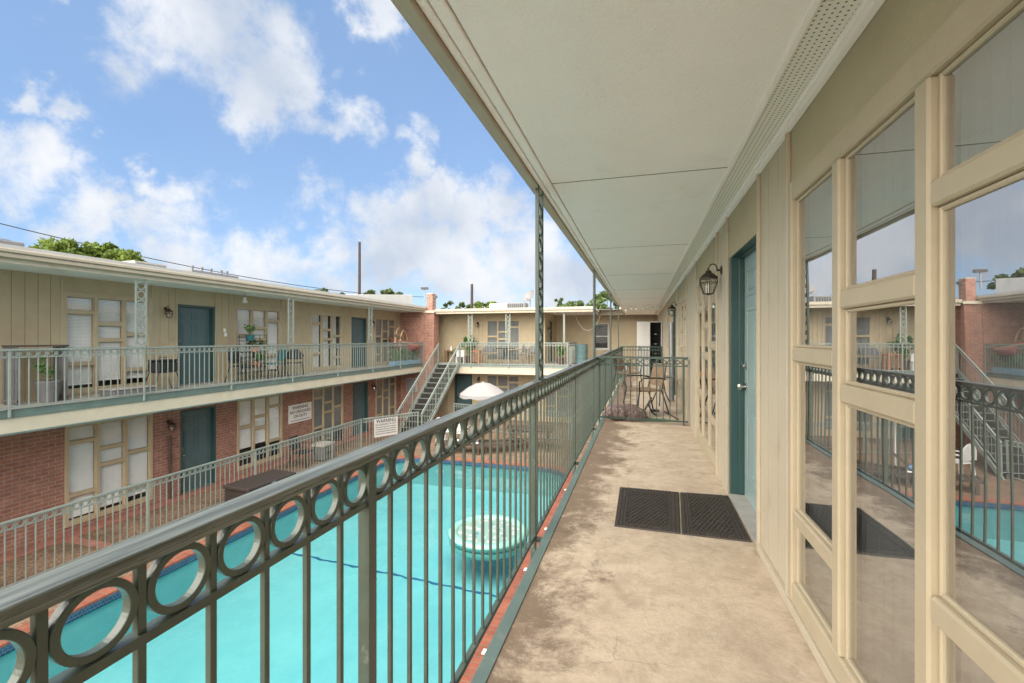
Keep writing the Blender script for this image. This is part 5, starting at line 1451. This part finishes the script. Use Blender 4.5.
def pole(label, x, y, h, r_=.14):
    t = thing('utility_pole', label, 'utility pole', (x, y, ZG), local=True, group='utility poles behind the roofs')
    g = MB(); g.tube([(0, 0, 0), (0, 0, h * .5), (.02, 0, h)], [r_ * 1.15, r_, r_ * .8], 10); build('pole', g, 'creosote', t)
    g = MB(); g.tube([(.04, 0, h - .02), (.04, 0, h + .25)], .03, 5); build('crossarm_stub', g, 'grey_metal', t)
pole('tall brown wooden utility pole behind left roof before big cloud', -23.8, 34.8, 12.4, .13)
pole('shorter distant wooden utility pole behind far roof left of dish', -16.1, 42.2, 9.3, .16)
def wire(label, a, b, sag, r_=.02):
    A, B = Vector(a), Vector(b); pts = []
    for k in range(33):
        u = k / 32; p = A.lerp(B, u); p.z -= sag * 4 * u * (1 - u); pts.append(tuple(p - A))
    g = MB(); g.tube(pts, r_, 5); single('power_line', g, 'wire_black', label, 'wire', a)
wire('black power line sagging above left roof towards brown utility pole', (-36, -12, 14), (-18.3, 36.4, 5.0), 3.0, .022)

# ------------------------------------------------------------------ trees
def tree(label, loc, crown_c, rad, m, seed, clumps=26, leaves=70, size=.24, group='trees beyond the roofs', name='tree'):
    q = random.Random(seed)
    t = thing(name, label, 'tree', loc, 0, group, local=True)
    cz = crown_c
    g = MB(); H = cz - rad[2] * .3
    g.tube([(0, 0, 0), (.1, .05, H * .5), (0, 0, H)], [rad[0] * .07 + .08, rad[0] * .05 + .06, rad[0] * .035 + .03], 8)
    cl = []
    for k in range(clumps):
        while True:
            v = Vector((q.uniform(-1, 1), q.uniform(-1, 1), q.uniform(-.85, 1)))
            if .25 < v.length < 1: break
        v = v.normalized() * (v.length ** .5)
        cl.append(Vector((v.x * rad[0], v.y * rad[1], cz + v.z * rad[2])))
    for c_ in cl[:14]:
        g.tube([(0, 0, H * q.uniform(.6, .95)), tuple(c_ * .6 + Vector((0, 0, .4 * H * .0 + c_.z * 0)) + Vector((0, 0, (H * .85) * .4 - 0))) if False else (c_.x * .5, c_.y * .5, H + (c_.z - H) * .55), tuple(c_)], [.05 * rad[0] * .6, .03 * rad[0] * .6, .012], 5)
    build('trunk', g, 'bark', t)
    f = MB()
    for c_ in cl:
        r_ = min(rad) * q.uniform(.24, .46)
        for k in range(int(leaves * q.uniform(.7, 1.3))):
            d = Vector((q.gauss(0, 1), q.gauss(0, 1), q.gauss(0, 1))).normalized() * r_ * q.uniform(.35, 1.05)
            d.z *= .7
            f.leaf(c_ + d, size * q.uniform(.6, 1.3), q)
    build('crown', f, m, t)
    return t
tree('bright green spreading tree above left roof at left of frame', (-25.9, 15.55, ZG), 7.5, (2.2, 2.2, 1.05), 'leaf_bright', 1, 95, 150, .16)
tree('low dark tree top behind left roof left of utility pole', (-30.2, 38.2, ZG), 7.95, (2.1, 2, .85), 'leaf_dark', 2, 30, 80, .22)
tree('low dark tree top behind left roof right of utility pole', (-24.4, 39.9, ZG), 7.95, (2.3, 2, .75), 'leaf_dark', 3, 30, 80, .22)
tree('small dark tree top behind far roof right of chimney', (-19.6, 46.4, ZG), 7.1, (1.6, 1.6, .8), 'leaf_dark', 4, 22, 70, .24)
tree('small yellow green tree top behind far roof near dish', (-16.6, 47.2, ZG), 7.2, (1.7, 1.6, .85), 'leaf_bright', 5, 24, 70, .24)
tree('thin sparse tree top behind far roof right of openwork post', (-6.9, 39.6, ZG), 6.45, (2.2, 1.6, .5), 'leaf_mid', 6, 14, 45, .2)
tree('rounded green tree behind far roof corner', (-4.4, 32.2, ZG), 5.75, (1.4, 1.4, .7), 'leaf_mid', 7, 34, 80, .17)
tree('taller feathery tree behind far roof beside near ceiling edge', (-2.3, 32.6, ZG), 6.15, (1.25, 1.3, .95), 'leaf_mid', 8, 34, 62, .16)
tree('slim sprig of tree rising behind far roof left of rounded tree', (-5.75, 33.0, ZG), 6.6, (.3, .3, .3), 'leaf_mid', 9, 7, 40, .15)
for i, (x, y, nm) in enumerate(((-34, 24, 'far left'), (-36, 31, 'second from left'), (-40, 4, 'far behind camera side'))):
    pass
print('objects', len(bpy.data.objects))
